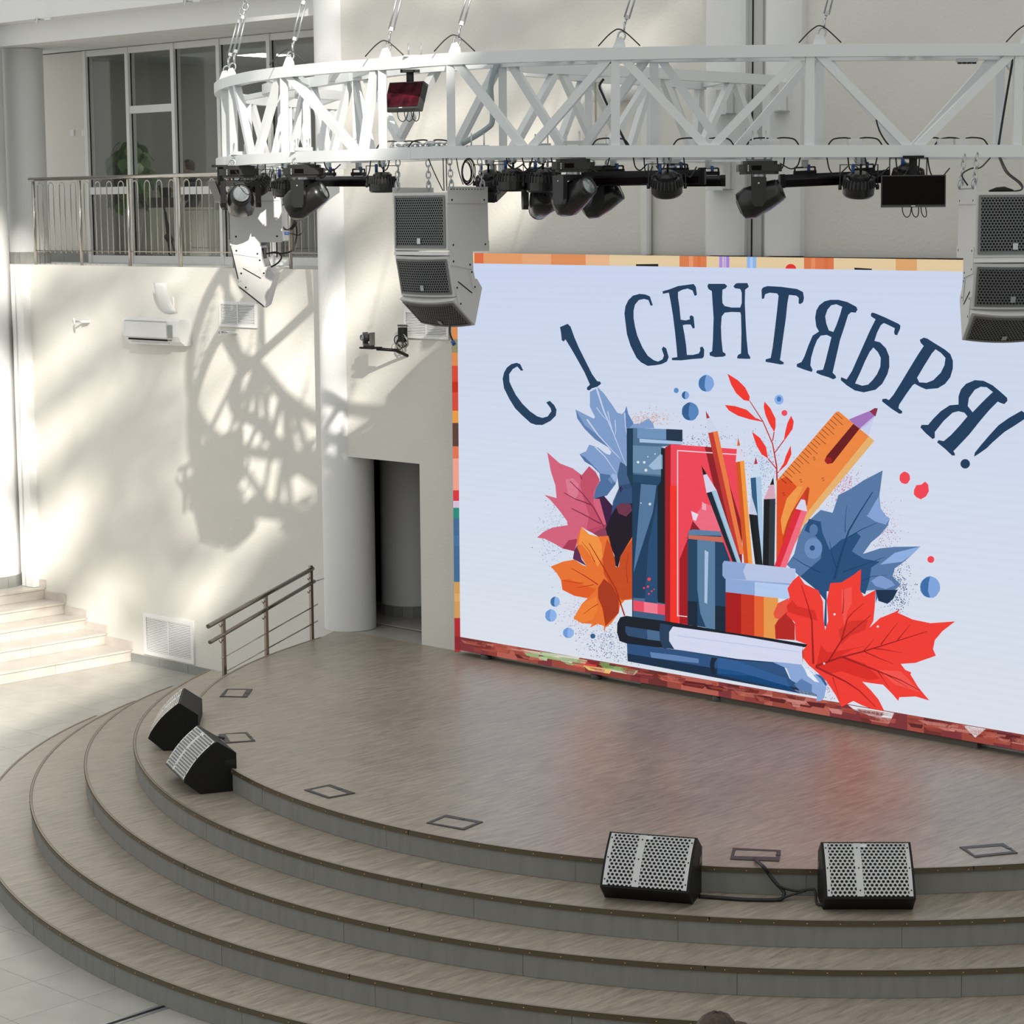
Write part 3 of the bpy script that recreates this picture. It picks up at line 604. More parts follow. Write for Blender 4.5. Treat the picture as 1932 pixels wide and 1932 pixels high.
for (x, y, r) in ((1305,833,12),(1297,883,8),(1270,892,7),(1323,914,6),(1303,932,7),(1338,901,4)): A.ell(18, '#F0404C', 860+x/K, 860+y/K, r/K, n=10)
# red book
A.poly(16, '#A3141F', z1(1412,1375,1452,1352,1447,2561,1412,2550)); A.poly(16, '#EF4456', z1(1450,1352,1932,1388,1932,2200,1570,2580,1447,2565)); A.poly(17, '#F4301F', z3(1447,200,1495,205,1500,1130,1447,1130)); A.poly(17, '#A30C18', z3(1510,700,1565,560,1565,1138,1510,1132))
for l in (((1495,1395,1930,1425)), ((1497,1395,1497,2515))): A.line(18, '#F3D6DE', z1(*l), 1.9)
A.line(18, '#F3D6DE', z3(1495,1078,1562,1086), 1.6)
A.poly(17, '#8E1420', z1(1680,1370,1770,1375,1932,1900,1932,2200,1880,2180,1780,1800)); A.poly(17, '#F06A80', z3(1600,420,1680,320,1760,350,1800,480,1780,510,1600,500)); A.poly(18, '#E8DCEC', z3(1588,372,1637,395,1620,440,1600,430)); A.poly(18, '#F0A8B8', z3(1662,310,1690,330,1690,370,1662,360)); A.poly(18, '#8A1020', z3(1560,560,1600,440,1650,500,1640,560))
# marker
A.poly(19, '#173F60', z3(1565,540,1575,505,1600,497,1780,510,1805,580,1850,700,1850,1185,1565,1140)); A.poly(20, '#5B7FA5', z3(1575,505,1600,497,1780,510,1800,540,1570,535)); A.poly(20, '#C96A58', z3(1570,535,1800,548,1806,585,1568,560)); A.poly(20, '#587DA0', z3(1630,560,1750,575,1750,1172,1690,1165,1650,1060,1630,900)); A.poly(21, '#A9C4E0', z3(1680,635,1705,650,1697,1000,1678,990)); A.poly(20, '#0B2136', z3(1565,980,1630,985,1630,1152,1565,1140)); A.poly(20, '#0B2136', z3(1750,1010,1830,1020,1830,1185,1750,1172))
# ruler, twig, pencils
A.poly(14, '#C02A26', [(0, 0), (1, 0), (0, 1)]) if False else None
A.line(13, '#C22A26', z2(265,1600,262,1500,235,1350,170,1200,80,1060), 3, 1.6)
for l in ((235,1330,245,1270), (250,1410,312,1325), (258,1515,205,1450), (265,1548,275,1540), (165,1200,125,1180)): A.line(13, '#C22A26', z2(*l), 2)
for p in ((-70,877,0,920,50,970,80,1030,78,1062,40,1055,-10,1010,-45,950), (-88,1088,-20,1095,60,1120,125,1180,160,1200,80,1185,0,1160,-60,1125), (180,1065,220,1110,255,1180,255,1240,245,1270,210,1210,185,1150,175,1100), (360,1160,378,1200,370,1250,310,1335,320,1270,335,1210), (95,1268,150,1310,190,1370,205,1450,160,1420,125,1360), (357,1362,362,1420,330,1490,268,1548,310,1480,325,1430)): A.poly(14, '#F1352B', z2(*p))
A.poly(14, '#F0863E', z2(660,1138,680,1130,922,1330,440,1906,400,2000,260,2250,262,1600)); A.poly(15, '#E8B26C', z2(885,1298,922,1330,440,1906,420,1960,430,1860)); A.poly(15, '#DE4C1A', z2(265,1600,330,1570,400,1640,340,1760,300,1932,330,2100,260,2250)); A.poly(16, '#F29A48', z2(330,1720,400,1640,440,1640,350,1840,300,1960,290,1860)); A.poly(15, '#C23A14', z2(345,1840,470,1640,485,1650,470,1760,380,1932,330,2080,300,2000))
A.poly(16, '#6A0C14', z2(780,1215,822,1248,640,1480,605,1487,585,1465,600,1430)); A.ell(17, '#9C1418', 1392+612/K, 460+1462/K, 7, 6)
for i in range(21):
    t_ = i/21; x, y = 662+(264-662)*t_, 1143+(1598-1143)*t_; l = (62, 88, 62)[i % 3]
    A.line(16, '#1E130C', z2(x, y, x+l*.74, y+l*.67), .9)
for (x, y) in ((515,1450), (425,1600), (575,1590), (310,1690)): A.line(16, '#1E130C', z2(x-10,y-8,x+6,y-10,x-4,y+2,x+10,y+4,x-2,y+12), 1)
A.poly(13, '#A374BC', z2(750,1185,885,1130,945,1108,930,1160,865,1230,822,1250,780,1215)); A.poly(14, '#8A2A4A', z2(890,1130,925,1108,945,1112,930,1165,910,1150)); A.poly(13, '#C9D0EE', z2(830,1240,925,1160,880,1300))
def pencil(lv, bl, br, tl, tr, tip, c1, c2, cone='#D9D6EE', tipc='#20242C', cf=.45):
    m1 = lerp(tl, tr, .5); m2 = lerp(bl, br, .5)
    A.poly(lv, c1, [tl, m1, m2, bl]); A.poly(lv, c2, [m1, tr, br, m2]); A.poly(lv, cone, [tl, tip, tr])
    A.poly(lv+1, tipc, [lerp(tip, tl, .35), tip, lerp(tip, tr, .35)])
pencil(19, (1388, 1047), (1404, 1045), (1336, 817), (1354, 813), (1331.5, 775), '#C2352E', '#EC7A42', '#CFD6EA', '#B0302C')
pencil(18, (1404, 1064), (1420, 1066), (1388, 872), (1404, 869), (1392.5, 825), '#D2541C', '#F39A3E', '#D8D8EC', '#D8622A')
pencil(19, (1383, 1062), (1399, 1065), (1333, 930), (1352, 925), (1323.4, 878), '#10202E', '#8FB3CC', '#D8D4EA', '#0A0D12')
A.poly(20, '#A8C8DE', [(1345, 928), (1352, 925), (1399, 1065), (1393, 1064)])
pencil(17, (1428, 1066), (1442, 1067), (1416, 902), (1436, 899), (1426, 862), '#2A5A82', '#A9C8E4', '#CBDCF0', '#B03040')
pencil(19, (1439, 1067), (1461, 1069), (1441, 942), (1463, 941), (1459, 900), '#0A0D14', '#2A323C', '#D8A8B8', '#0A0D14')
pencil(18, (1425, 1066), (1439, 1067), (1413, 970), (1429, 972), (1417, 932), '#0A0D14', '#10161E', '#C8CCE4', '#C8CCE4')
pencil(19, (1460.5, 1069), (1482, 1073), (1501, 960), (1523, 965), (1517, 932), '#E0243A', '#F26A80', '#D9D6EE', '#E03A2A')
A.poly(18, '#8E1014', [(1470, 1069), (1462, 1069), (1500, 975), (1497, 1000)])
# cup
A.poly(21, '#B9C6E6', [(1363, 1064), (1366, 1058), (1501, 1073), (1501, 1092), (1490, 1101), (1368, 1092), (1363, 1086)]); A.poly(22, '#8FA8D6', [(1363, 1064), (1366, 1058), (1408, 1063), (1402, 1078), (1408, 1094), (1368, 1092), (1363, 1086)])
A.poly(21, '#8EAAD8', [(1369, 1092), (1492, 1101), (1490, 1131), (1369, 1117)]); A.poly(22, '#B4CBF0', [(1424, 1098), (1492, 1104), (1490, 1131), (1424, 1124)])
for xa, xb, c in ((1369, 1398, '#A80F0E'), (1398, 1423, '#C9301A'), (1423, 1441, '#E8622B'), (1441, 1468, '#E89A4A')): A.poly(21, c, [(xa, 1117+(xa-1369)*.115), (xb, 1117+(xb-1369)*.115), (xb, 1192+(xb-1369)*.145), (xa, 1192+(xa-1369)*.145)])
# right blue leaf
A.poly(12, '#5578A6', z4(978,-116,955,60,965,140,1000,190,1027,208,1010,260,960,320,900,370,845,447,870,440,960,410,1060,400,1232,397,1180,450,1110,510,1060,545,1045,600,1100,655,1060,690,960,700,930,780,930,690,830,700,600,700,600,940,580,930,590,760,530,690,420,600,330,520,380,450,410,330,450,250,560,150,640,170,680,50,760,10,850,-50))
A.poly(13, '#1F4D7B', z4(450,290,480,210,560,230,570,300,620,420,700,350,760,330,800,300,830,330,770,430,850,480,960,500,900,540,890,620,860,720,820,700,600,700,600,940,585,930,590,760,530,690,420,600,560,480,570,400,530,330)); A.poly(13, '#86A4D8', z4(880,180,950,60,965,140,1000,190,1027,208,1000,250,930,230,870,190)); A.poly(13, '#8FB0E4', z4(1232,397,1180,450,1110,500,960,520,1060,440)); A.poly(14, '#7E9CD0', z4(900,630,960,590,1040,630,1060,660,1000,685,930,665)); A.poly(13, '#0C2C4C', z4(930,690,1080,690,1050,750,1010,785,950,765))
A.ell(14, '#5578A6', 1392+512/K, 920+285/K, 8, 11); A.ell(14, '#6C8EC0', 1392+510/K, 920+410/K, 17, 20); A.ell(15, '#1F4D7B', 1392+503/K, 920+408/K, 5, 5)
for l, w0 in (((910,30,820,170,750,290,690,470,650,620), 4.2), ((945,235,840,280,745,335), 1.8), ((620,360,635,450,665,540), 1.8), ((990,470,850,520,710,570), 1.8), ((370,470,450,520,560,575), 2), ((735,120,725,220,725,300), 1.4), ((1010,590,900,600,820,640), 1.4)): A.line(15, '#0E3C66', z4(*l), w0*.4, w0)
# red leaf
A.poly(24, '#F23A30', z4(412,592,450,650,545,695,575,770,580,900,590,960,610,900,600,760,625,645,700,640,780,590,832,550,830,640,825,690,850,735,930,690,925,800,915,900,890,945,960,880,1060,840,1095,820,1080,845,1180,890,1300,915,1467,903,1380,970,1330,1030,1318,1090,1337,1135,1250,1165,1200,1183,1100,1190,1130,1230,1172,1248,1165,1260,1220,1350,1293,1437,1200,1410,1090,1415,1083,1440,1040,1390,980,1330,900,1320,840,1310,900,1370,950,1430,988,1505,900,1492,840,1470,780,1440,740,1460,700,1480,660,1400,600,1310,540,1250,480,1200,440,1150,438,1100,470,1060,390,1030,385,910,330,860,330,800,350,740,335,680,370,630))
A.poly(23, '#B5201C', z4(250,930,280,880,330,840,385,920,385,1030,255,1020)); A.poly(23, '#E8523E', z4(240,850,270,780,345,745,330,840,280,890,250,880)); A.poly(25, '#DB281F', z4(530,1200,560,1060,600,1110,640,1110,900,1060,780,1090,700,1130,860,1190,960,1290,880,1300,700,1240,600,1260)); A.poly(25, '#F5524A', z4(950,1230,1100,1240,1170,1310,1230,1380,1060,1330)); A.poly(25, '#F5524A', z4(700,690,770,670,770,780,740,840,720,930,700,820)); A.poly(25, '#D82A20', z4(370,760,400,800,520,830,540,900,480,880,400,860,340,840,330,800)); A.poly(25, '#DA2E24', z4(680,960,760,900,880,890,860,960,760,1000,700,1060))
for l, w0 in (((1280,970,1060,1040,850,1105,680,1150,525,1205), 4), ((430,660,475,800,500,900,505,1050,510,1190), 4), ((900,860,780,960,700,1030,610,1175), 3.4), ((850,780,780,840,740,885,700,1030), 2.6), ((1230,1370,1100,1300,900,1220,710,1145), 3.4), ((930,1480,820,1370,730,1310,525,1210), 3.8), ((1080,910,1010,1000,965,1060), 2.2), ((1165,925,1110,990,1078,1030), 2.2), ((1110,1115,1000,1095,920,1085), 2), ((1050,1190,950,1150,850,1105), 2.2), ((715,685,715,770,708,850), 2), ((1150,1350,1050,1290,1000,1260), 1.6), ((1020,1350,980,1290,945,1240), 1.8), ((690,1440,660,1340,640,1280), 1.6), ((920,1020,880,1070,850,1100), 1.8)): A.line(26, '#9C1517', z4(*l), w0*.3, w0)
for (x, y) in ((653,855), (945,938), (583,1187)): A.ell(26, '#F4E4E8', 1392+x/K, 920+y/K, 2.2, n=9)
# lying books
A.poly(20, '#0A1524', z3(1088,1190,1090,1130,1110,1090,1150,1080,1412,1115,1830,1185,1932,1200)+z4(480,1060,485,1072,440,1078,440,1195,0,1165)+z3(1470,1305,1155,1268,1105,1250)); A.poly(21, '#D5DAF1', z3(1465,1152,1900,1212)+z4(440,1075,434,1110,440,1195,0,1157)+z3(1475,1305,1440,1250,1440,1190)); A.poly(21, '#1E3A58', z3(1380,1130,1460,1145,1440,1190,1440,1250,1470,1300,1400,1300,1375,1240,1375,1170)); A.poly(21, '#2A4A70', z3(1145,1150,1290,1172,1295,1240,1160,1215,1145,1190)); A.poly(22, '#46698E', z3(1290,1172,1375,1185,1378,1250,1295,1240)); A.line(22, '#A9BAE6', z3(1500,1215,1900,1268)+z4(420,1110), .8)
A.poly(20, '#27507E', z3(1155,1265,1480,1308,1900,1370)+z4(230,1172,300,1180,350,1290,480,1370,530,1390,535,1410)+z3(1160,1385)); A.poly(21, '#0B2A48', z3(1157,1335,1900,1460)+z4(530,1388,535,1410)+z3(1160,1387)); A.poly(21, '#5F83B4', z3(1310,1325,1480,1345,1640,1370,1640,1400,1500,1385,1320,1362)); A.poly(22, '#0A1E34', z3(1725,1360,1765,1365,1745,1400,1750,1475,1725,1470,1715,1410)); A.poly(22, '#2B5C94', z3(1770,1365,1900,1385)+z4(330,1290,360,1370)+z3(1765,1470)); A.poly(22, '#0F3A66', z3(1760,1430,1900,1455)+z4(350,1345,420,1390)+z3(1765,1478))
A.poly(23, '#8BA8D8', z4(230,1175,300,1180,430,1195,480,1270,560,1258,600,1330,583,1420,560,1440,530,1440,535,1400,480,1370,360,1300,330,1220)); A.poly(24, '#5A7EB2', z4(380,1330,430,1290,500,1330,500,1385,420,1370)); A.poly(24, '#E8EEF8', z4(450,1220,480,1230,550,1315,520,1310,470,1270)); A.poly(24, '#2F5E94', z4(520,1255,575,1275,605,1335,590,1335,560,1290)); A.poly(21, '#B8CCEC', z4(330,1355,520,1385,535,1410,330,1380))
def drop(x, y, r, c1, c2, ry=None):
    A.ell(6, c1, x, y, r, ry or r*1.08, wob=.03); n = 12
    A.poly(7, c2, [(x+math.cos(a_)*r*.96, y+math.sin(a_)*(ry or r*1.08)*.96) for a_ in [PI/2+i*PI/n for i in range(n+1)]]+[(x-r*.15, y-r*.4), (x-r*.2, y+r*.4)])
drop(860+1690/K, 460+942/K, 14.8, '#7FA6E0', '#3F6FA6'); drop(860+1488/K, 460+990/K, 4.6, '#5C8CC8', '#5C8CC8'); drop(860+1550/K, 460+1022/K, 7, '#7FA6E0', '#2E5C90'); drop(860+1582/K, 460+1132/K, 16, '#5484BE', '#2E5C90')
A.ell(6, '#8DB4EC', 1392+278/K, 460+1052/K, 8.6, 9.4); A.ell(7, '#3E78B4', 1392+278/K, 460+1048/K, 4.2, 5); A.ell(6, '#F04A5E', 1392+315/K, 460+1142/K, 5.6)
A.ell(6, '#F24453', 1392+1127/K, 460+1580/K, 10, 11.5, wob=.04); A.poly(6, '#F24453', z2(1190,1660,1205,1630,1240,1625,1265,1605,1285,1625,1290,1670,1270,1705,1235,1725,1205,1710,1188,1690)); A.ell(6, '#F24453', 1392+1303/K, 920+485/K, 6.5)
drop(1392+1298/K, 920+672/K, 19, '#7FA6E0', '#3A6CA8'); drop(860+670/K, 860+985/K, 9, '#8DB4EC', '#3F6FA6'); drop(860+642/K, 860+1078/K, 11, '#8DB4EC', '#6F9AD6'); drop(860+760/K, 860+1195/K, 10.5, '#8DB4EC', '#6F9AD6', 10); A.ell(6, '#2D5F8E', 860+925/K, 860+1217/K, 4.8)
A.build('picture')

# ================================================================== BALCONY
YG = 18.9; ZC = 7.088
XB0, XB1 = -33, XC+.05
wallbox('floor', XB0, XB1, YL+.25, 23.4, ZB-.25, ZB, WALLW)
wallbox('trim_4', XB0, XC-.28, YL-.02, YL+.3, ZC, 7.9, WHITE)
wallbox('trim_5', XB0, XC-.29, 17.25, YL-.02, 7.36, 9.3, WHITE)
wallbox('wall_rear', XB0, XB1, 23.4, 23.5, ZB, ZC+.2, ROOMW)
XG0 = ony(165, 200, YG).x
wallbox('wall_rear', XB0, XG0, YG-.02, YG+.1, ZB, ZC, WALL)
wallbox('wall_left', XG0-1.3, XG0-1.2, YG+.1, 23.4, ZB, ZC, ROOMW)
wallbox('wall_right', XB1+.02, XB1+.12, YL+.3, 23.4, ZB, 9.2, WALL)
cl = S(MB().box(((XB0+XB1)/2, 20.6, ZC+.06), (XB1-XB0, 5.6, .06)).build('ceiling', GREYP))
ct = None
for i in range(13):
    for j in range(3):
        x = -27.3+.6*i; y = YL+.33+.6*j-.0
        if x > XB1-.3: continue
        if y+.3 > YG+.3: continue
        if ct is None: ct = MB().box((0, 0, 0), (.592, .592, .02)).build('ceiling_tile', WALLW, cl); o = ct
        else: o = ct.copy(); col.objects.link(o)
        o.location = (x, y, ZC+.012)
# baseboard on the balcony
x = XG0-.32
bbt = S(MB().box((XG0-1.6, YG-.028, ZB+.07), (3.1, .012, .14)).build('baseboard_rear', GROUT))
o = None
for k in range(5):
    if o is None: o0 = o = MB().box((0, 0, 0), (.594, .014, .15)).build('tile', BASEG, bbt)
    else: o = o0.copy(); col.objects.link(o)
    o.location = (x-.6*k, YG-.036, ZB+.075)
# glazed partition
def bayx(p, y=230): return ony(p, y, YG).x
mx_ = [bayx(168), bayx(247.5), bayx(333.5), bayx(419.5), bayx(514.5), XB1-.02]
tz = lambda p, y: ony(p, y, YG).z
trans = {0: [tz(215, 359.5)], 1: [tz(290, 205)], 2: [tz(380, 359)], 3: [tz(470, 359)], 4: [tz(560, 359)]}
for i in range(5):
    xa, xb = mx_[i], mx_[i+1]
    wn = S(MB().box((xa, YG, (ZB+ZC)/2), (.065, .12, ZC-ZB)).build('window_%d' % (i+1), WHITE))
    MB().box(((xa+xb)/2, YG, ZB+.05), (xb-xa-.065, .09, .1)).build('bottom_rail', WHITE, wn)
    MB().box(((xa+xb)/2, YG, ZC-.04), (xb-xa-.065, .09, .08)).build('top_rail', WHITE, wn)
    zz = [ZB+.1]+trans[i]+[ZC-.08]
    for z in trans[i]: MB().box(((xa+xb)/2, YG, z), (xb-xa-.065, .09, .1)).build('transom', WHITE, wn)
    for k in range(len(zz)-1):
        z0, z1_ = zz[k]+(.05 if k else 0), zz[k+1]-(.05 if k < len(zz)-2 else 0)
        MB().box(((xa+xb)/2, YG, (z0+z1_)/2), (xb-xa-.065, .012, z1_-z0)).build('pane', GLASS, wn)
        MB().sq((xa+.04, YG-.01, z0), (xa+.04, YG-.01, z1_), .012, .012).build('gasket', BLACK, wn)
EML = bpy.data.materials.new('fill_panel'); EML.use_nodes = True; EML.node_tree.nodes['Principled BSDF'].inputs['Emission Color'].default_value = (1, .95, .88, 1); EML.node_tree.nodes['Principled BSDF'].inputs['Emission Strength'].default_value = 18
for k, (x, y) in enumerate(((-25.2, 21.3), (-23.2, 21.3), (-21.2, 21.3))):  # glowing panels added to brighten the office behind the glass
    t = thing('office_fill_light', 'added square fill light in the office behind the balcony, number %s from the left' % ('one', 'two', 'three')[k], 'lamp', (x, y, ZC+.02), group='added office fill lights')
    MB().box((0, 0, 0), (.6, .6, .03)).build('frame', WHITE, t); MB().box((0, 0, -.018), (.54, .54, .008)).build('diffuser', EML, t)
# objects behind the glass
def P3(x, y, Y): return ony(x, y, Y)
pp = P3(247, 475, 19.75); pot = thing('potted_plant', 'big green leafy plant in a tall white ribbed pot behind the balcony glass', 'plant', (pp.x, 19.75, ZB))
hp = P3(245, 394, 19.75).z-ZB
prof = [(0, 0), (.115, 0)]
for k in range(26): r_ = .12+.09*k/25; z = hp*k/25; prof += [(r_, z+.002), (r_+.006, z+hp/50), (r_, z+hp/25-.002)]
prof += [(.215, hp), (.19, hp), (.185, hp-.04), (0, hp-.04)]
MB().lathe(prof, (0, 0, 0), n=28).build('pot', POT, pot)
rp = random.Random(11); zt_ = P3(230, 272, 19.75).z-ZB
for k in range(9):
    a = rp.uniform(0, 2*PI); MB().tube(smooth_path([(0, 0, hp-.05), (.06*math.cos(a), .06*math.sin(a), hp+.25), (.2*math.cos(a), .2*math.sin(a), hp+.4+.3*rp.random())], 4), .008, 5).build('stem', STEM, pot)
leafs = []
for v in range(3):
    mb = MB(); L_, Wd = .19, .078; vs = []
    for i in range(7):
        t_ = i/6; w_ = Wd*math.sin(PI*min(1, t_*1.02)**.8)*(1 if i < 6 else 0); zz = -.35*L_*t_*t_*(.5+.5*v)
        vs += [(-w_, t_*L_, zz+.012), (0, t_*L_, zz), (w_, t_*L_, zz+.012)]
    mb.add(vs, [(3*i+j, 3*i+j+1, 3*i+j+4, 3*i+j+3) for i in range(6) for j in range(2)], True); leafs.append(mb)
protos = []
for k in range(150):
    a = rp.uniform(0, 2*PI); h = rp.random(); z = hp+.06+(zt_-hp-.02)*h; R_ = (.10+.24*math.sin(PI*min(1, h*.8+.15)))*rp.uniform(.35, 1.0)
    if len(protos) < 3: o = leafs[len(protos)].build('leaf', LEAF, pot); protos.append(o)
    else: o = rp.choice(protos).copy(); col.objects.link(o)
    if h < .15: R_ = max(R_, .16)
    o.location = (R_*math.cos(a), R_*math.sin(a)*.8, z); o.rotation_euler = (rp.uniform(-1.35, -.45), rp.uniform(-.4, .4), a-PI/2+rp.uniform(-.6, .6)); o.scale = (1+.4*rp.random(),)*3
def desk(p0, p1, label):
    a, b_ = P3(*p0, YG+.3), P3(*p1, YG+.3)
    t = thing('reception_desk', label, 'desk', ((a.x+b_.x)/2, YG+.6, ZB)); w_ = b_.x-a.x; h = a.z-ZB
    MB().box((0, -.3, h/2), (w_, .03, h-.01)).build('front_panel', DESK, t); MB().box((0, 0, h), (w_+.04, .66, .03)).build('worktop', DESK, t)
    for s_ in (-1, 1): MB().box((s_*(w_/2-.02), .02, h/2-.01), (.03, .58, h-.03)).build('side_panel', DESK, t)
    return t
desk((286, 394), (336, 490), 'narrow cream reception desk behind the second balcony window')
desk((344, 399), (424, 490), 'wide cream reception desk behind the third balcony window')
p = P3(300, 392, YG+.75)
t = thing('exercise_stand', 'dark folded stand leaning on the reception desk behind the glass', 'stand', (p.x, YG+.2, ZB))
a, b_ = P3(300, 350, YG+.2), P3(332, 489, YG+.2); MB().tube([a, b_], .012, 6).build('pole', BLACK, t, t.location)
a, b_ = P3(312, 400, YG+.2), P3(322, 489, YG+.2); MB().tube([a, b_], .02, 6).build('pole', BLACK, t, t.location)
a, b_ = P3(315, 445, YG+.2), P3(322, 455, YG+.2); MB().tube([a, b_], .05, 8).build('hub', BLACK, t, t.location)
p = P3(300, 391, YG+.6)
t = thing('desktop_printer', 'dark grey printer on the reception desk behind the glass', 'printer', (P3(308, 391, YG+.6).x, YG+.6, P3(308, 394, YG+.3).z+.016))
MB().box((0, 0, .07), (.36, .3, .14), None, .03).build('body', DKGREY, t); MB().box((-.06, .1, .2), (.2, .02, .16)).build('paper_tray', BLACK, t)
px_ = P3(397, 385, YG+1.0)
t = thing('orange_chair', 'orange chair whose curved back shows above the wide cream desk', 'chair', (px_.x, YG+1.45, ZB))
MB().box((0, 0, .95), (.42, .04, .45), Matrix.Rotation(-.2, 3, 'X'), .02).build('backrest', ORANGE, t); MB().box((0, -.2, .62), (.44, .42, .05), None, .02).build('seat', ORANGE, t)
MB().tube([(0, -.2, .05), (0, -.2, .6)], .025).build('column', ZINC, t); MB().lathe([(.24, 0), (.22, .03), (.02, .05)], (0, -.2, 0)).build('base', BLACK, t)

# ---- balcony railing
br = thing('balcony_railing', 'stainless steel balcony railing with looped upright bars', 'railing', (-24, YL+.05, ZB)); bro = br.location; YR = YL+.06
def rr(x, y): return ony(x, y, YR)
A0, A1 = rr(55, 339.5), rr(410, 328); sl_ = (A1.z-A0.z)/(A1.x-A0.x); zh = (A0.z+A1.z)/2
xr0 = A0.x; xr1 = XC-.3
MB().tube([(xr0, YR, zh), (xr1, YR, zh)], .025, 12).build('handrail', STEEL, br, bro)
zbr = rr(242, 474.5).z; zhp = rr(242, 341).z
MB().tube([(rr(65, 400).x, YR, zbr), (xr1, YR, zbr)], .007, 6).build('bottom_rail', STEEL, br, bro)
psx = [rr(p, 420).x for p in (65, 153, 241.5, 339.5)]; bay = (psx[3]-psx[0])/3; psx = [psx[0]+bay*i for i in range(6)]
psx = [p for p in psx if p < xr1]+[xr1-.01]
for i, x in enumerate(psx):
    MB().tube([(x, YR, ZB), (x, YR, zh-.03)], .021, 10).build('post', STEEL, br, bro)
    if i == len(psx)-1: break
    xe = psx[i+1]; n = max(1, round((xe-x)/bay*4)); st_ = (xe-x-.05)/(n); 
    for k in range(n):
        xc_ = x+.025+st_*(k+.5); rad = .056
        pts = [(xc_-rad, YR, zbr-.03), (xc_-rad, YR, zhp-rad)]+[(xc_-rad*math.cos(q), YR, zhp-rad+rad*math.sin(q)) for q in [PI*j/8 for j in range(1, 8)]]+[(xc_+rad, YR, zhp-rad), (xc_+rad, YR, zbr-.03)]
        MB().tube(pts, .0075, 6).build('loop_bar', STEEL, br, bro)

# ================================================================== WALL FITTINGS
def vent(name, label, c0, c1, Y, ncol, nrow, fr=.035, side=None):
    a, b_ = ony(*c0, Y), ony(*c1, Y); x0, x1, z1_, z0 = a.x, b_.x, a.z, b_.z
    t = thing(name, label, 'vent', ((x0+x1)/2, Y, z0)); o = t.location; W_, H_ = x1-x0, z1_-z0; cx, cz = (x0+x1)/2, (z0+z1_)/2
    MB().box((cx, Y+.0, cz), (W_-.02, .006, H_-.02)).build('backing', BLACK, t, o)
    for (bx, bz, bw, bh) in ((cx, z1_-fr/2, W_, fr), (cx, z0+fr/2, W_, fr), (x0+fr/2, cz, fr, H_-2*fr), (x1-fr/2, cz, fr, H_-2*fr)):
        MB().box((bx, Y-.012, bz), (bw, .026, bh)).build('frame', WHITE, t, o)
    cw = (W_-2*fr)/ncol
    for c in range(1, ncol): MB().box((x0+fr+cw*c, Y-.012, cz), (.018, .024, H_-2*fr)).build('mullion', WHITE, t, o)
    R = Matrix.Rotation(math.radians(-40), 3, 'X'); sp = (H_-2*fr)/nrow
    s0 = None
    for c in range(ncol):
        for r in range(nrow):
            if s0 is None: s0 = s_ = MB().box((0, 0, 0), (cw-.02, .0035, sp*.86), R).build('slat', WHITE, t)
            else: s_ = s0.copy(); col.objects.link(s_)
            s_.location = (x0+fr+cw*(c+.5)-o.x, -.014, z0+fr+sp*(r+.5)-o.z)
    return t
vent('wall_vent', 'white louvred vent high on the left wall near the balcony', (415, 568), (487, 619), YL, 2, 13)
vent('wall_vent', 'big white louvred vent low on the left wall beside the stone stairs', (272.5, 1155), (368.5, 1253), YL, 2, 20, .055)
vent('wall_vent', 'white louvred vent on the wall left of the LED screen behind a speaker', (764, 583), (849, 641), YW, 2, 14)
# air conditioner
a, b_ = ony(231, 606, YL-.2), ony(339, 654, YL-.2); W_, H_ = b_.x-a.x, .33
zc = (a.z+b_.z)/2
ac = thing('air_conditioner', 'white split air conditioner mounted on the left wall', 'air conditioner', ((a.x+b_.x)/2, YL, b_.z))
W_ -= .02; D = .21; pr = [(0, 0), (-.10, 0), (-.17, .05), (-D, .12), (-D, H_-.02), (-D+.03, H_), (0, H_)]
MB().prism([(-W_/2, y, z) for y, z in pr], (0, 0, 0), (W_, 0, 0)).build('body', WHITE, ac)
MB().box((-.08, -D-.003, H_/2+.03), (W_*.76, .012, H_*.62), None, .02).build('front_panel', WHITE, ac)
MB().box((-.08, -.186, .066), (W_*.7, .012, .018), Matrix.Rotation(-.6, 3, 'X')).build('air_slot', BLACK, ac)
MB().box((-.08, -.150, .028), (W_*.7, .07, .006), Matrix.Rotation(.5, 3, 'X')).build('flap', WHITE, ac)
MB().box((W_/2-.16, -D-.008, H_*.55), (.085, .006, .16)).build('sticker', mat('grey_sticker', '#8E9290', .5), ac)
MB().box((W_/2-.16, -D-.008, H_*.22), (.07, .006, .018)).build('sticker', mat('dark_sticker', '#6A6E6C', .5), ac)
# curved wall lamp
a = ony(322, 563, YL)
sc_ = thing('wall_lamp', 'white curved uplighter lamp on the wall above the air conditioner', 'lamp', (a.x, YL, a.z-.18))
n = 10; vs = []
for k in range(n+1):
    t_ = k/n; y = -.16*math.sin(PI/2*t_)**.8; z = .38*t_; hw = .13
    for x in (-hw, -hw*.5, 0, hw*.5, hw): vs.append((x, y-.03*(1-(x/hw)**2), z))
o = MB().add(vs, [(5*k+j, 5*k+j+1, 5*k+j+6, 5*k+j+5) for k in range(n) for j in range(4)], True).build('shade', WHITE, sc_); sm_ = o.modifiers.new('s', 'SOLIDIFY'); sm_.thickness = .006
MB().box((0, -.01, .12), (.14, .02, .16)).build('wall_plate', WHITE, sc_)
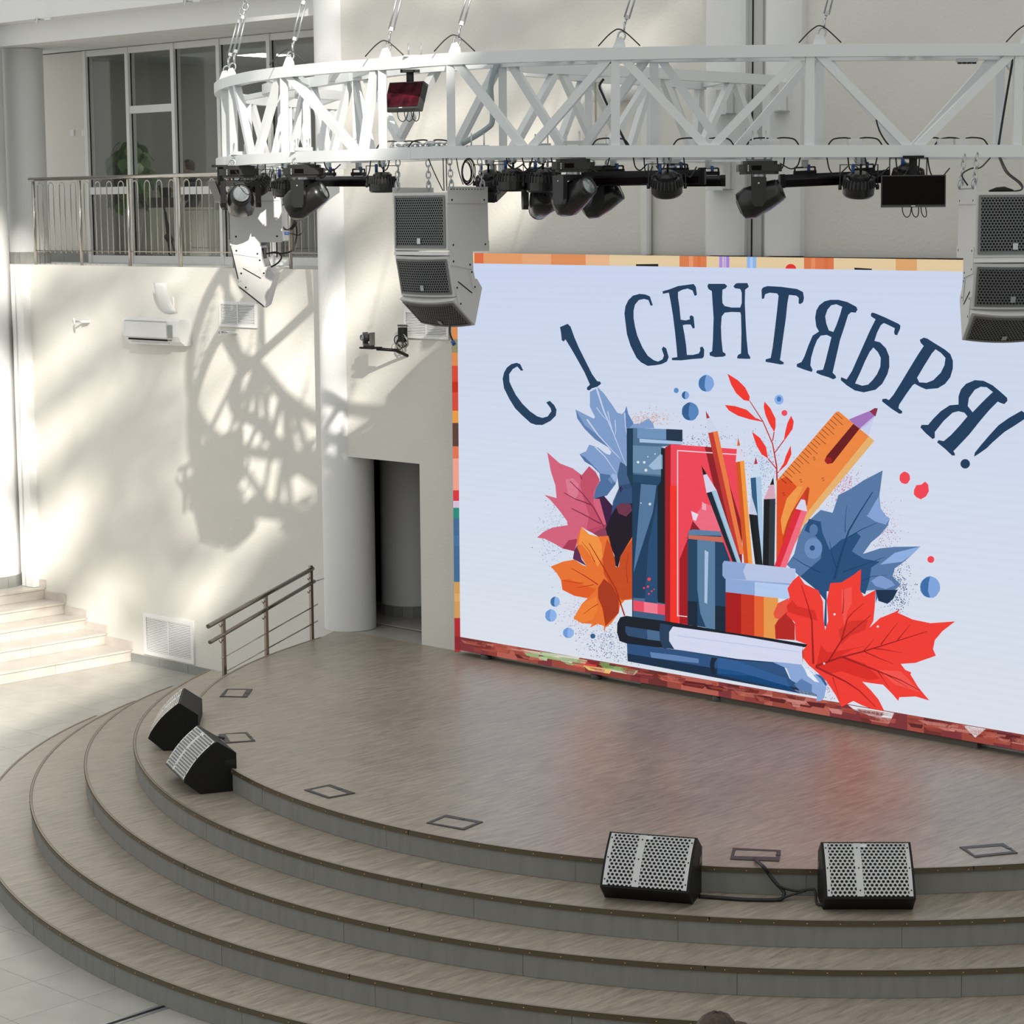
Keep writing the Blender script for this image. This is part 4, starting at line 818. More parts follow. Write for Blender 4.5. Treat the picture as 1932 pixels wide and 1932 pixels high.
# small detectors
def spot(px, py, Y, label, cat='detector'):
    a = ony(px, py, Y); t = thing('beam_detector', label, cat, (a.x, Y, a.z), group=None)
    MB().lathe([(.0, 0), (.05, 0), (.05, .015), (.02, .02)], (-.02, -.13, 0), (-.5, -1, -.1), 16).build('dial', WHITE, t); MB().tube([(-.02, -.12, 0), (.04, -.02, 0), (.04, .02, 0)], .012, 8).build('arm', ZINC, t)
    MB().box((.1, -.04, 0), (.1, .06, .03), Rz(.3)).build('housing', WHITE, t); return t
spot(88, 37, 17.25, 'small white beam detector under the upper left parapet, the left one')
spot(368, 3, 17.25, 'small white beam detector under the parapet at the top edge, right one')
spot(434, 626, YL, 'small white detector on the wall right below the high vent')
spot(158, 606, YL, 'tiny white detector alone on the sunlit left wall')
# PTZ camera on bracket
a = ony(696, 656, YW-.38)
pt = thing('ptz_camera', 'grey pan tilt camera on a black bracket left of the LED screen', 'camera', (a.x, YW-.38, a.z))
MB().box((.03, 0, 0), (.2, .16, .02)).build('shelf', BLACK, pt); MB().tube([(.1, .02, -.01), (.22, .2, -.03), (.22, .38, -.1)], .018, 8).build('arm', BLACK, pt)
MB().lathe([(.06, 0), (.065, .01), (.06, .035)], (.0, 0, .012), n=20).build('base', DKGREY, pt)
for s_ in (-1, 1): MB().box((s_*.055, 0, .1), (.022, .08, .14), None, .008).build('yoke', mat('grey_camera_body', (.16, .155, .145, 1), .4), pt)
MB().lathe([(.0, -.07), (.042, -.07), (.046, -.03), (.046, .05), (0, .06)], (0, 0, .115), (.2, 1, 0), 18).build('head', DKGREY, pt)
MB().lathe([(.0, 0), (.034, 0), (.036, .01), (.03, .016)], (-.016, -.08, .115), (-.2, -1, 0), 18).build('lens', LENS, pt)
t = thing('junction_device', 'black device with tangled cables beside the pan tilt camera', 'device', (a.x+.22, YW, a.z-.02))
MB().box((.02, -.09, .16), (.09, .08, .16), None, .01).build('body', BLACK, t); MB().box((.03, -.1, .26), (.1, .06, .02)).build('cap', DKGREY, t)
for k in range(7):
    rr_ = random.Random(k); c = (.05*rr_.uniform(-1, 1.6), -.1, .05+.06*rr_.uniform(-1, 1)); MB().torus(c, (rr_.uniform(-.5, .5), -1, rr_.uniform(-.5, .5)), .05+.02*rr_.random(), .006, n=14, m=5).build('cable', BLACK if k % 2 else STEEL, t)
# brackets, pipe and small boxes on the right back wall
for px, py, w_, h_, lab in ((1367, 192, .13, .22, 'white bracket box on the pilaster behind the truss'), (1468, 182, .12, .26, 'white bracket box on the pilaster at the right of the recess'), (1356, 330, .2, .27, 'white bracket box on the pilaster below the truss')):
    a = ony(px, py, YW-.2); t = thing('wall_bracket', lab, 'bracket', (a.x, YW-.14, a.z))
    MB().box((0, -.06, 0), (w_, .12, h_), None, .01).build('box', WHITE, t); MB().box((0, -.075, -h_/2-.006), (w_+.05, .16, .012)).build('base_plate', ZINC, t)
a = ony(1219, 420, YW-.05); t = thing('wall_pipe', 'white pipe running down the back wall above the LED screen', 'pipe', (a.x, YW-.05, ZS+.01))
zp = ony(1219, 166, YW-.05).z-ZS-.01; MB().box((0, 0, zp/2), (.11, .07, zp), None, .02).build('pipe', WALLW, t)
a = ony(1160, 174, YW-.15); t = thing('wall_unit', 'white rounded unit on the back wall seen through the truss', 'device', (a.x, YW, a.z))
MB().tube([(-.3, -.14, 0), (.35, -.14, 0)], .085, 14).build('housing', WHITE, t); MB().box((0, -.06, 0), (.3, .12, .06)).build('wall_arm', WHITE, t)
for px in (409, 477):
    a = ony(px/3.019, 250, YG-.03)
for i, px in enumerate((136.5, 158)):
    a = ony(px, 251, YG-.03); t = tag(MB().box((a.x, YG-.03, a.z), (.085, .014, .085)).build('light_switch', WHITE), 'white light switch on the balcony wall, %s of two' % ('left' if i == 0 else 'right'), 'switch')

# ================================================================== TRUSS
KT = .87; ZT = HC+1.39*KT
def tp(x, y): return onz(x, y, ZT)
TW = .092
# y of bottom chord centre as a function of x on the front chords
def ybf(x): return float(np.interp(x, [405, 475, 558, 715, 845, 1080, 1360, 1932, 2400], [307.5, 300.5, 296.5, 291.7, 287, 285.8, 285.4, 285, 286]))
def dense(pts, n=5): return smooth_path(pts, n)
tr = thing('lighting_truss', 'white curved box truss with lattice braces hanging above the stage', 'truss', (-12.9, 12.7, HC+.4)); tro = tr.location
def chord(pts, nm='chord', w_=TW):
    P = [Vector(p) for p in pts]; mb = MB(); vs = []; n = len(P)
    for i, p in enumerate(P):
        t_ = (P[min(i+1, n-1)]-P[max(i-1, 0)]); t_.z = 0; t_.normalize(); sd = Vector((t_.y, -t_.x, 0))*w_/2; u = Vector((0, 0, w_/2))
        vs += [p-sd-u, p+sd-u, p+sd+u, p-sd+u]
    mb.add(vs, [(4*i+j, 4*i+(j+1) % 4, 4*i+4+(j+1) % 4, 4*i+4+j) for i in range(n-1) for j in range(4)]+[(3, 2, 1, 0), (4*n-4, 4*n-3, 4*n-2, 4*n-1)]); return mb.build(nm, TRUSS, tr, tro)
def weld(P, w_=TW):   # small segment seam ring
    pass
def web(T, B, nm='brace', w_=.062): MB().sq(T, B, w_, w_, (0, 0, 1)).build(nm, TRUSS, tr, tro)
def botz(p, yb): return Vector((p.x, p.y, zat(p, yb)))
ZBR = HC+.50
# T1 front outer
f1 = [tp(*p) for p in ((780, 116.8), (843, 112.2), (948, 108), (1040, 104.7), (1159, 102), (1280, 99.5), (1400, 97.5), (1525, 96), (1727, 94.6), (1925, 94.2), (2060, 94.8), (2200, 96.5))]
f1x = [780, 843, 948, 1040, 1159, 1280, 1400, 1525, 1727, 1925, 2060, 2200]
b1 = [botz(p, ybf(x)) for p, x in zip(f1, f1x)]
f2x = [780, 718, 690, 650.8, 612, 576, 538.7, 495, 477, 460, 444, 430, 420]
f2y = [116.8, 121.5, 123.5, 126, 129.2, 132.6, 136.5, 142.3, 145.2, 148.7, 152.7, 157, 161.5]
f2 = [tp(a, b_) for a, b_ in zip(f2x, f2y)]; b2_ = [botz(p, ybf(x)) for p, x in zip(f2, f2x)]
rear = [tp(*p) for p in ((413, 168), (417, 175), (432, 182), (455, 186.5), (490, 190.5), (528, 193), (570, 195.5), (600, 197), (640, 199.5))]
rearb = [Vector((p.x, p.y, ZBR)) for p in rear]
inner2 = [tp(*p) for p in ((668, 143), (625, 150), (581, 157), (545, 161), (520, 164), (505, 168), (505, 171), (520, 173.5), (560, 176), (600, 178), (645, 180.5))]
inner2b = [Vector((p.x, p.y, ZBR+.02)) for p in inner2]
inner1 = [tp(*p) for p in ((668, 143), (760, 131), (850, 123), (948, 116.5), (1040, 112.5), (1140, 109), (1234, 106.5), (1390, 104.5), (1546, 103.8), (1720, 102.8), (1887, 102), (2050, 102))]
ixs = [668, 760, 850, 948, 1040, 1140, 1234, 1390, 1546, 1720, 1887, 2050]
inner1b = [Vector((p.x, p.y, b.z)) for p, b in zip(inner1, [botz(p, ybf(x)+4.5) for p, x in zip(inner1, ixs)])]
t3n = [tp(*p) for p in ((948, 120), (1000, 126.5), (1055, 130), (1155, 134), (1267, 140.5), (1330, 144), (1390, 147.5), (1432, 150.4), (1458, 152))]
t3f = [tp(*p) for p in ((985, 133), (1060, 140), (1112, 145), (1235, 153), (1325, 160.3))]
t3nb = [Vector((p.x, p.y, zat(p, y))) for p, y in zip(t3n, (288, 290, 291, 292.5, 294, 295, 296, 297, 297.5))]
t3fb = [Vector((p.x, p.y, ZBR+.02)) for p in t3f]
for a_, nm in ((f1, 'top_chord'), (b1, 'bottom_chord'), (f2[1:], 'top_chord'), (b2_[1:], 'bottom_chord'), (rear, 'top_chord'), (rearb, 'bottom_chord'), (inner2, 'inner_chord'), (inner2b, 'inner_chord'), (inner1, 'inner_chord'), (inner1b, 'inner_chord'), (t3n, 'top_chord'), (t3nb, 'bottom_chord'), (t3f, 'inner_chord'), (t3fb, 'inner_chord')):
    chord(dense(a_, 4), nm)
# joining bend at the left tip
chord(dense([f2[-2], f2[-1], rear[0], rear[1]], 5), 'end_bend', TW*1.02); chord(dense([b2_[-2], b2_[-1], Vector((rear[0].x, rear[0].y, (b2_[-1].z+ZBR)/2)), rearb[1]], 5), 'end_bend', TW*1.02)
chord([f2[1], f1[0]], 'joint_sleeve', TW*1.05); chord([b2_[1], b1[0]], 'joint_sleeve', TW*1.05)
def onpath(P, X, x):
    i = max(0, min(len(X)-2, int(np.searchsorted(X, x))-1)) if X[0] < X[-1] else None
    if i is None:
        Xr = X[::-1]; Pr = P[::-1]; i = max(0, min(len(X)-2, int(np.searchsorted(Xr, x))-1)); t_ = (x-Xr[i])/(Xr[i+1]-Xr[i]); return Pr[i].lerp(Pr[i+1], t_)
    t_ = (x-X[i])/(X[i+1]-X[i]); return P[i].lerp(P[i+1], t_)
dz = Vector((0, 0, TW/2)); 
def post(P, X, B, x, w_=.066): a, b_ = onpath(P, X, x), onpath(B, X, x); MB().sq(a-dz, b_+dz, w_, w_, (CF[0], CF[1], 0)).build('post', TRUSS, tr, tro)
def brace(P, X, B, xt, xb): web(onpath(P, X, xt)-dz*.6, onpath(B, X, xb)+dz*.6)
for x in (850, 1161, 1528, 1922): post(f1, f1x, b1, x)
for x in (721, 536, 439, 424): post(f2, f2x, b2_, x)
for xt, xb in ((862, 988), (1150, 1001), (1175, 1335), (1512, 1343), (1544, 1718), (1908, 1732), (1936, 2100)): brace(f1, f1x, b1, xt, xb)
for xt, xb in ((708, 683), (546, 672), (528, 482), (446, 472)): brace(f2, f2x, b2_, xt, xb)
for x in (672, 948, 1234, 1546, 1887): post(inner1, ixs, inner1b, x)
for xt, xb in ((692, 765), (824, 738), (940, 856), (966, 1065), (1217, 1097), (1248, 1368), (1535, 1388), (1560, 1705), (1874, 1722), (1897, 2030), (655, 700)): brace(inner1, ixs, inner1b, xt if xt > 668 else 669, xb)
i2x = [668, 625, 581, 545, 520]
for xt, xb in ((660, 625), (590, 618), (575, 548)): brace(inner2[:5], i2x, inner2b[:5], xt, xb)
post(inner2[:5], i2x, inner2b[:5], 578); post(inner2[:5], i2x, inner2b[:5], 530)
rx = [455, 490, 528, 570, 600, 640]
for x in (468, 545, 632): post(rear[3:], rx, rearb[3:], x)
for xt, xb in ((474, 505), (538, 512), (552, 590), (625, 596)): brace(rear[3:], rx, rearb[3:], xt, xb)
n3x = [948, 1000, 1055, 1155, 1267, 1330, 1390, 1432, 1458]; f3x = [985, 1060, 1112, 1235, 1325]
for x in (1238, 1446): post(t3n, n3x, t3nb, x)
for xt, xb in ((1048, 965), (1060, 1126), (1228, 1140), (1250, 1308), (1378, 1318), (1386, 1434)): brace(t3n, n3x, t3nb, xt, xb)
for x in (1110, 1322): post(t3f, f3x, t3fb, x)
for xt, xb in ((1100, 1050), (1120, 1178), (1225, 1185), (1262, 1310), (1318, 1312)): brace(t3f, f3x, t3fb, xt, xb)
# cross ties between the chords, above and below
def tie(a, b_, w_=.05, nm='cross_tie'): MB().sq(a, b_, w_, w_).build(nm, TRUSS, tr, tro)
for xo, xi in ((850, 948), (1000, 1090), (1161, 1234), (1340, 1390), (1528, 1546), (1725, 1720), (1922, 1887), (2060, 2040)):
    tie(onpath(f1, f1x, xo), onpath(inner1, ixs, xi)); tie(onpath(b1, f1x, xo), onpath(inner1b, ixs, xi))
for xo, xi in ((850, 1080), (1161, 1100), (1161, 1390), (1528, 1390), (1528, 1720), (1922, 1720)):
    tie(onpath(f1, f1x, xo), onpath(inner1, ixs, xi), .035, 'diagonal_tie')
for xo, xi in ((721, 668), (640, 625), (536, 581), (490, 545)):
    tie(onpath(f2, f2x, xo), onpath(inner2[:5], i2x, xi)); tie(onpath(b2_, f2x, xo), onpath(inner2b[:5], i2x, xi))
for i, j in ((3, 7), (5, 8), (7, 10)): tie(rear[i], inner2[j]); tie(rearb[i], inner2b[j])
for i, j in ((8, 2), (7, 6), (5, 4), (3, 6)): tie(inner2[i] if i != 5 else inner2[5], inner2[j], .04)
for i, j in ((2, 1), (3, 2), (4, 3), (6, 4), (8, 4)): tie(t3n[i], t3f[j]); tie(t3nb[i], t3fb[j])
for x in (705, 843, 818): pass
# cable bundles on posts, flexible conduit
def cable(name, label, pts, r, mt, n=6, sm=5):
    P = smooth_path(pts, sm); return tag(MB().tube(P, r, n).build(name, mt), label, 'cable')
a, b_ = onpath(inner1, ixs, 945), onpath(inner1b, ixs, 945); v_ = Vector((CR[0], CR[1], 0)); f_ = Vector((-CF[0], -CF[1], 0)).normalized()
cable('flexible_conduit', 'grey flexible conduit bending down a truss post in the middle', [a+f_*.07+v_*-.02, a+f_*.08+v_*-.08+Vector((0, 0, -.18)), a+f_*.07+v_*-.07+Vector((0, 0, -.45)), b_+f_*.07+v_*-.12+Vector((0, 0, .2)), b_+f_*.06+v_*-.32+Vector((0, 0, .08))], .022, mat('grey_conduit', (.36, .42, .44, 1), .5), 8)

a, b_ = onpath(t3f, f3x, 1112), onpath(t3fb, f3x, 1112)
cable('truss_conduit', 'thin yellowish conduit clipped to a rear truss post', [a+v_*.055+f_*.04-dz, b_+v_*.055+f_*.04], .009, mat('yellow_conduit', (.5, .46, .33, 1), .5), 6, 2)
cable('truss_cable', 'black cable strapped along a slanting brace of the rear truss', [at(1139, 149, 17.6), at(1131, 162, 17.6), at(1137, 178, 17.6), at(1146, 198, 17.6), at(1160, 228, 17.6), at(1184, 276, 17.6)], .010, CABLE, 6, 3)
cable('truss_cable', 'black cable strapped to the leaning inner post at the right', [at(1911, 112, 17.2), at(1900, 175, 17.2), at(1890, 235, 17.2), at(1884, 275, 17.2)], .009, CABLE, 6, 3)
cable('truss_cable', 'black cable hanging from the middle of a right front brace', [at(1653, 226, 17.05), at(1659, 246, 17.05), at(1669, 264, 17.1), at(1678, 275, 17.1)], .006, CABLE, 6, 3)
# hangers --------------------------------------------------------------
def link_chain(mb, a, b_, ll=.055, r=.006):
    a, b_ = Vector(a), Vector(b_); d = b_-a; n = max(2, int(d.length/(ll*.78))); t_ = d.normalized(); s1 = t_.orthogonal().normalized(); s2 = t_.cross(s1)
    for i in range(n): mb.torus(a+d*((i+.5)/n), s1 if i % 2 else s2, ll*.30, r, u=t_, st=1.75, n=10, m=5)
def hanger(P, label, top=3.0, lean=.27, eye=True):
    P = Vector(P)+dz; t = thing('truss_hanger', label, 'hanger', P, group='steel cable hangers holding up the truss')
    d = (v_*lean+Vector((0, 0, 1))).normalized(); v2 = v_
    MB().prism([v2*-.05, v2*.05, v2*.045+Vector((0, 0, .04)), v2*.02+Vector((0, 0, .085)), v2*-.02+Vector((0, 0, .075))], f_*-.008, f_*.008).build('eye_plate', TRUSS, t)
    q = v2*.01+Vector((0, 0, .06)); mb = MB(); mb.torus(q+d*.03, f_, .028, .008, u=d, st=1.3, n=12); mb.torus(q+d*.1, v2, .024, .008, u=d, st=1.4, n=12); mb.build('shackle', ZINC, t)
    q = q+d*.13; s_ = d.cross(f_).normalized()*.018; mb = MB(); mb.tube([q-d*.02, q+d*.05], .008); mb.tube([q+d*.04-s_, q+d*.36-s_], .008); mb.tube([q+d*.04+s_, q+d*.36+s_], .008); mb.sq(q+d*.03, q+d*.06, .05, .03); mb.sq(q+d*.34, q+d*.37, .05, .03); mb.tube([q+d*.35, q+d*.42], .008); mb.build('turnbuckle', ZINC, t)
    q = q+d*.45; mb = MB(); mb.torus(q, f_, .026, .008, u=d, st=1.3, n=12); mb.torus(q+d*.06, v2, .024, .007, u=d, st=1.4, n=12); mb.build('shackle', ZINC, t)
    q = q+d*.08; mb = MB(); mb.tube([q, q+d*top], .005, 6); mb.build('wire_rope', ZINC, t)
    mb = MB()
    for k in range(4): c = q+d*(.05+.14*k); mb.torus(c, d, .014, .005, n=10); mb.box(c+v2*.012, (.03, .016, .016))
    mb.build('rope_clip', ZINC, t)
    return t
HP = [(f2, f2x, 436, 'truss hanger at the far left tip, rising from the bend', .24), (f2, f2x, 424, 'truss hanger leftmost of the pair at the left tip', .30), (f2, f2x, 545, 'truss hanger on the left arc before the first white column', .27),
      (f2, f2x, 727, 'truss hanger just left of the red display', .26), (f1, f1x, 858, 'truss hanger just right of the red display', .28), (f1, f1x, 1168, 'truss hanger in the middle of the long front span', .30), (f1, f1x, 1546, 'truss hanger over the right half of the front span', .24), (f1, f1x, 1936, 'truss hanger at the right edge of the picture', .22)]
for P, X, x, lab, ln in HP:
    hanger(onpath(P, X, x), lab, lean=ln)
    q = onpath(P, X, x)+dz+Vector((0, 0, .012)); 
    if x > 440: tag(MB().tube(smooth_path([q-v_*.16+f_*.03, q-v_*.06+f_*.03+Vector((0, 0, .10)), q+v_*.02+f_*.03+Vector((0, 0, .12)), q+v_*.16+f_*.03], 5), .005, 6).build('loop_cable', CABLE), 'black cable arching over the '+' '.join(lab.replace('truss hanger ', 'hanger plate ').split(',')[0].split()[:11]), 'cable', 'cables arching over the truss hangers')

# ================================================================== HUNG EQUIPMENT
Rw, Uw, Fw = Vector(CR), Vector(CU), Vector(CF)
def fdep(x): return depth(onpath(b1, f1x, x) if x > 780 else onpath(b2_, f2x, max(x, 421)))
def chz(x): return (onpath(b1, f1x, x) if x > 780 else onpath(b2_, f2x, max(x, 421))).z-TW/2
def face(px, th=0): return YAW-(px-966)/FPX+math.radians(th)
def cdir(r, u, t): d = v_*r+Vector((0, 0, u))+f_*t; return d.normalized()
BODY = mat('fixture_body', (.014, .0145, .015, 1), .3, .0, coat=.15)
BODYL = mat('fixture_body_sunlit', (.028, .029, .03, 1), .28, .1, coat=.3)
def clamp_on(t, P, ztop, up=.12, name='clamp'):
    mb = MB(); w_ = v_
    for s_ in (-.05, .05): mb.tube([w_*s_+Vector((0, 0, -.02)), w_*s_+Vector((0, 0, ztop-P.z+up+.09))], .006, 6)
    mb.sq(w_*-.075+Vector((0, 0, ztop-P.z+up)), w_*.075+Vector((0, 0, ztop-P.z+up)), .04, .03)
    mb.build(name, ZINC, t)
def moving_head(px, py, dp, hd, label, s=1.0, th=None):
    P = at(px, py, dp); t = thing('moving_head_light', label, 'stage light', P, group='moving head lights under the truss')
    hd = hd.normalized(); h = Vector((-hd.y, hd.x, 0)).normalized() if abs(hd.z) < .999 else v_.copy()
    b0 = Rz(math.atan2(v_.y, v_.x)+(.0 if th is None else th))
    mb = MB(); pts = [(-.155, -.09), (-.12, -.12), (.12, -.12), (.155, -.09), (.155, .09), (.12, .12), (-.12, .12), (-.155, .09)]
    mb.prism([b0@Vector((x*s*.86, y*s*.86, -.095*s)) for x, y in pts], (0, 0, 0), (0, 0, .02*s)); mb.prism([b0@Vector((x*s, y*s, -.075*s)) for x, y in pts], (0, 0, 0), (0, 0, .05*s)); mb.prism([b0@Vector((x*s*.8, y*s*.8, -.025*s)) for x, y in pts], (0, 0, 0), (0, 0, .025*s))
    base = mb.build('base', BODY, t)
    MB().box(b0@Vector((-.03*s, -.121*s, -.05*s)), (.07*s, .006, .034*s), b0).build('control_display', SCRBLK, base)
    mb = MB(); [mb.lathe([(0, 0), (.005, 0), (.004, .004), (0, .005)], b0@Vector((-.09*s, -.12*s, (-.035-.012*k)*s)), b0@Vector((0, -1, 0)), 8) for k in range(4)]; mb.build('button', WHITE, base)
    mb = MB(); [mb.torus(b0@Vector((x, 0, .03)), b0@Vector((0, 1, 0)), .028, .008, n=10) for x in (-.07, .07)]; mb.tube([b0@Vector((-.1, 0, .005)), b0@Vector((.1, 0, .005))], .01); mb.build('hook_clamp', ZINC, t)
    hz = -.27*s; MB().lathe([(.05*s, 0), (.05*s, .02)], (0, 0, -.112*s), n=16).build('neck', ZINC, t)
    yk = MB(); yk.box(Vector((0, 0, -.135*s)), (.27*s, .10*s, .045*s), Rz(math.atan2(h.y, h.x)), .02*s)
    yk.build('yoke', BODY, t)
    for sg in (-1, 1):
        c = h*sg*.137*s; R = Rz(math.atan2(h.y, h.x)); pl = [(-.055, -.12), (.055, -.12), (.05, -.29), (.03, -.325), (-.03, -.325), (-.05, -.29)]
        a = MB().prism([c+R@Vector((0, y*s, z*s)) for y, z in pl], h*-.022*s, h*.022*s).build('yoke_arm', BODY, t)
        MB().lathe([(0, 0), (.008, 0), (.008, .003), (0, .003)], c+h*sg*.022*s+Vector((0, 0, -.16*s)), h*sg, 8).build('screw', ZINC, a)
    c = Vector((0, 0, hz)); up2 = h.cross(hd).normalized()
    mb = MB(); n = 16; prof = [(-.155, .0), (-.155, .055), (-.14, .085), (-.07, .105), (.05, .10), (.12, .085), (.165, .075), (.17, .0)]; vs = []
    for hh, r in prof:
        for k in range(n):
            a = k*2*PI/n; ca, sa = math.cos(a), math.sin(a); q = 1 if hh > .04 else 1.06/max(abs(ca), abs(sa))**.35
            vs.append(c+hd*hh*s+(h*ca*r+up2*sa*r*1.08)*s*q)
    mb.add(vs, [(i*n+k, i*n+(k+1) % n, (i+1)*n+(k+1) % n, (i+1)*n+k) for i in range(len(prof)-1) for k in range(n)], True)
    hdm = fixn(mb.build('head', BODY, t))
    MB().lathe([(.078, .0), (.08, .02), (.072, .026), (.068, .012)], c+hd*.16*s, hd, 20).build('lens_ring', BODY, hdm)
    MB().lathe([(.068*s, .0), (.05*s, .014), (.0, .022)], c+hd*.168*s, hd, 20).build('lens', LENS, hdm)
    mb = MB(); [mb.torus(c-hd*.157*s, hd, (.018+.016*k)*s, .003, n=14, m=4) for k in range(3)]; mb.build('fan_grille', DKGREY, hdm)
    zt2 = max(chz(px)+TW, P.z+.05); clamp_on(t, P, zt2, .02); return t
moving_head(453, 313, fdep(453)+.05, cdir(.12, .30, .95), 'moving head light facing the viewer at the far left of the truss', 1.14)
moving_head(574, 311, fdep(574)+.05, cdir(.86, .42, .25), 'moving head light on the left arc, sunlit grey, tilted to the right', 1.1)
moving_head(1081, 300, fdep(1081)+.0, cdir(.62, .42, .62), 'moving head light in the middle, big lens aimed up to the right', 1.06)
moving_head(1022, 318, fdep(1022)+.6, cdir(-.15, -.35, -.9), 'moving head light with its round fan grille towards the viewer, half hidden')
moving_head(1132, 314, fdep(1132)+.7, cdir(.86, .42, .15), 'moving head light behind the middle one, aimed right')
moving_head(1432, 304, fdep(1432)+.05, cdir(.88, .38, .1), 'moving head light alone left of the long bar under the right span', 1.06)
def par_can(px, py, dp, d, label, s=1.0, yk=0.0, grp=True):
    P = at(px, py, dp); t = thing('par_light', label, 'stage light', P, group='round par lights under the truss'); d = d.normalized()
    prof = [(0, -.115), (.06, -.115), (.085, -.095), (.085, -.07), (.118, -.06), (.122, -.02), (.122, .05), (.112, .065), (.105, .06), (0, .055)]
    hs = MB().lathe([(r*s, h_*s) for r, h_ in prof], (0, 0, 0), d, 28, False).build('housing', BODY, t)
    a = d.orthogonal().normalized(); b_ = d.cross(a); mb = MB()
    for k in range(28): q = k*2*PI/28; o_ = a*math.cos(q)+b_*math.sin(q); mb.sq(o_*.112*s-d*.075*s, o_*.124*s-d*.012*s, .007*s, .02*s, o_)
    mb.build('fin', DKGREY, hs, kind='stuff')
    MB().lathe([(.1*s, 0), (0, .004)], d*.062*s, d, 20).build('lens', LENS, t)
    R = Rz(math.atan2(v_.y, v_.x)+yk); w_ = .145*s; zt_ = .17*s
    mb = MB(); mb.sq(R@Vector((-w_, 0, 0)), R@Vector((-w_, 0, zt_)), .006, .03, R@Vector((0, 1, 0))); mb.sq(R@Vector((w_, 0, 0)), R@Vector((w_, 0, zt_)), .006, .03, R@Vector((0, 1, 0))); mb.sq(R@Vector((-w_-.003, 0, zt_)), R@Vector((w_+.003, 0, zt_)), .03, .006)
    mb.build('bracket', BODY, t)
    for sg in (-1, 1): MB().lathe([(.0, 0), (.022*s, 0), (.022*s, .022*s), (0, .024*s)], R@Vector((sg*(w_-.012), 0, 0)), R@Vector((sg, 0, 0)), 10).build('knob', BODY, t)
    MB().tube([-d*.11*s+R@Vector((-.05, 0, 0)), -d*.11*s+R@Vector((-.05, 0, .07))], .013, 8).build('blue_plug', BLUE, t); MB().tube([-d*.11*s+R@Vector((.01, 0, 0)), -d*.11*s+R@Vector((.01, 0, .07))], .009, 8).build('plug', BLACK, t)
    mb = MB(); zc_ = chz(px)-P.z; mb.box((0, 0, (zt_+zc_)/2), (.05, .03, max(.02, zc_-zt_+.02))); mb.torus((0, 0, zc_-.005), (CF[0], CF[1], 0), .035, .008, n=10); mb.build('hook_clamp', ZINC, t); return t
par_can(722, 349, fdep(722)+.3, cdir(0, -1, -.05), 'par light hanging just left of the middle speaker array', .92)
par_can(924, 346, fdep(924)+.9, cdir(.2, -.9, -.4), 'par light partly hidden behind the middle speaker array corner', .9)
par_can(966, 345, fdep(966)+.35, cdir(0, -1, -.05), 'par light hanging straight down just right of the middle speaker array')
par_can(1022, 347, fdep(1022)+.35, cdir(0, -1, -.05), 'par light directly left of the middle moving head')
par_can(1258, 351, fdep(1258)+.15, cdir(.05, -.92, -.38), 'par light in front of the long black bars in the centre', 1.0, .1)
par_can(1620, 353, fdep(1620)+.15, cdir(.0, -.95, -.3), 'par light in front of the bar left of the right black display', 1.0)
par_can(1713, 338, fdep(1713)+.45, cdir(.0, -.95, -.3), 'par light mostly hidden behind the right black display')
par_can(492, 350, fdep(492)+.9, cdir(.5, -.7, -.4), 'small par light behind the leftmost moving head', .85)
par_can(539, 357, fdep(539)+.6, cdir(0, -1, -.1), 'dark par light left of the second moving head', .95)
def led_bar(p0, p1, d0, d1, label, hgt=.1):
    A_, B_ = at(*p0, d0), at(*p1, d1); M_ = (A_+B_)/2; t = thing('led_bar_light', label, 'stage light', M_, group='long black bar lights under the truss')
    u = (B_-A_).normalized(); L_ = (B_-A_).length
    up = Vector((0, 0, 1)); sd = u.cross(up).normalized(); sec = [(-.045, -.045), (.045, -.05), (.05, .02), (.03, .05), (-.03, .05), (-.05, .02)]
    k_ = hgt/.1
    MB().prism([u*(-L_/2)+sd*a*k_+up*b_*k_ for a, b_ in sec], (0, 0, 0), u*L_).build('housing', BLACKM, t)
    for sg in (-1, 1): MB().prism([u*(sg*L_/2)+sd*a*k_*1.08+up*b_*k_*1.08 for a, b_ in sec], u*-.02, u*.02).build('end_cap', BLACK, t)
    MB().sq(-u*L_*.47+sd*.054*k_*(1 if sd.dot(f_) > 0 else -1)+up*-.02, u*L_*.47+sd*.054*k_*(1 if sd.dot(f_) > 0 else -1)+up*-.02, .012, .05).build('lens_strip', SCRBLK, t)
    for f0 in (-.28, .28):
        mb = MB(); q = u*L_*f0; pxq = 966+FPX*float((np.array(M_+q)-CP)@CR)/depth(M_+q); zc_ = chz(pxq)-M_.z
        mb.sq(q+u*-.09+up*.06, q+u*.09+up*.06, .03, .03); mb.sq(q+u*-.08+up*.10, q+u*.08+up*.10, .012, .012)
        for s_ in (-.08, .08): mb.sq(q+u*s_+up*.04, q+u*s_+up*.10, .01, .01)
        mb.build('bracket', BLACK, t)
        MB().box(q+up*(zc_+.1)/2, (.045, .03, max(.03, zc_-.1))).build('hook_clamp', ZINC, t)
        MB().tube([q+u*.03+up*.05, q+u*.03+up*.12], .013, 8).build('blue_plug', BLUE, t)
    return t
led_bar((598, 342), (700, 342), fdep(600)+.6, fdep(700)+.5, 'black bar light between the left arc and the middle speaker array', .085)
led_bar((1110, 338), (1326, 334), fdep(1110)+.55, fdep(1320)+.5, 'longest black bar light running behind the centre par light', .115)
led_bar((1240, 342), (1364, 341), fdep(1240)+.9, fdep(1364)+.9, 'black bar light poking out behind the end of the longest one', .085)
led_bar((1475, 342), (1672, 333), fdep(1475)+.5, fdep(1672)+.55, 'black bar light between the right moving head and the black display', .1)
led_bar((925, 372), (952, 346), fdep(925)+.8, fdep(940)+1.5, 'short tilted black bar light behind the corner of the middle speaker array', .08)
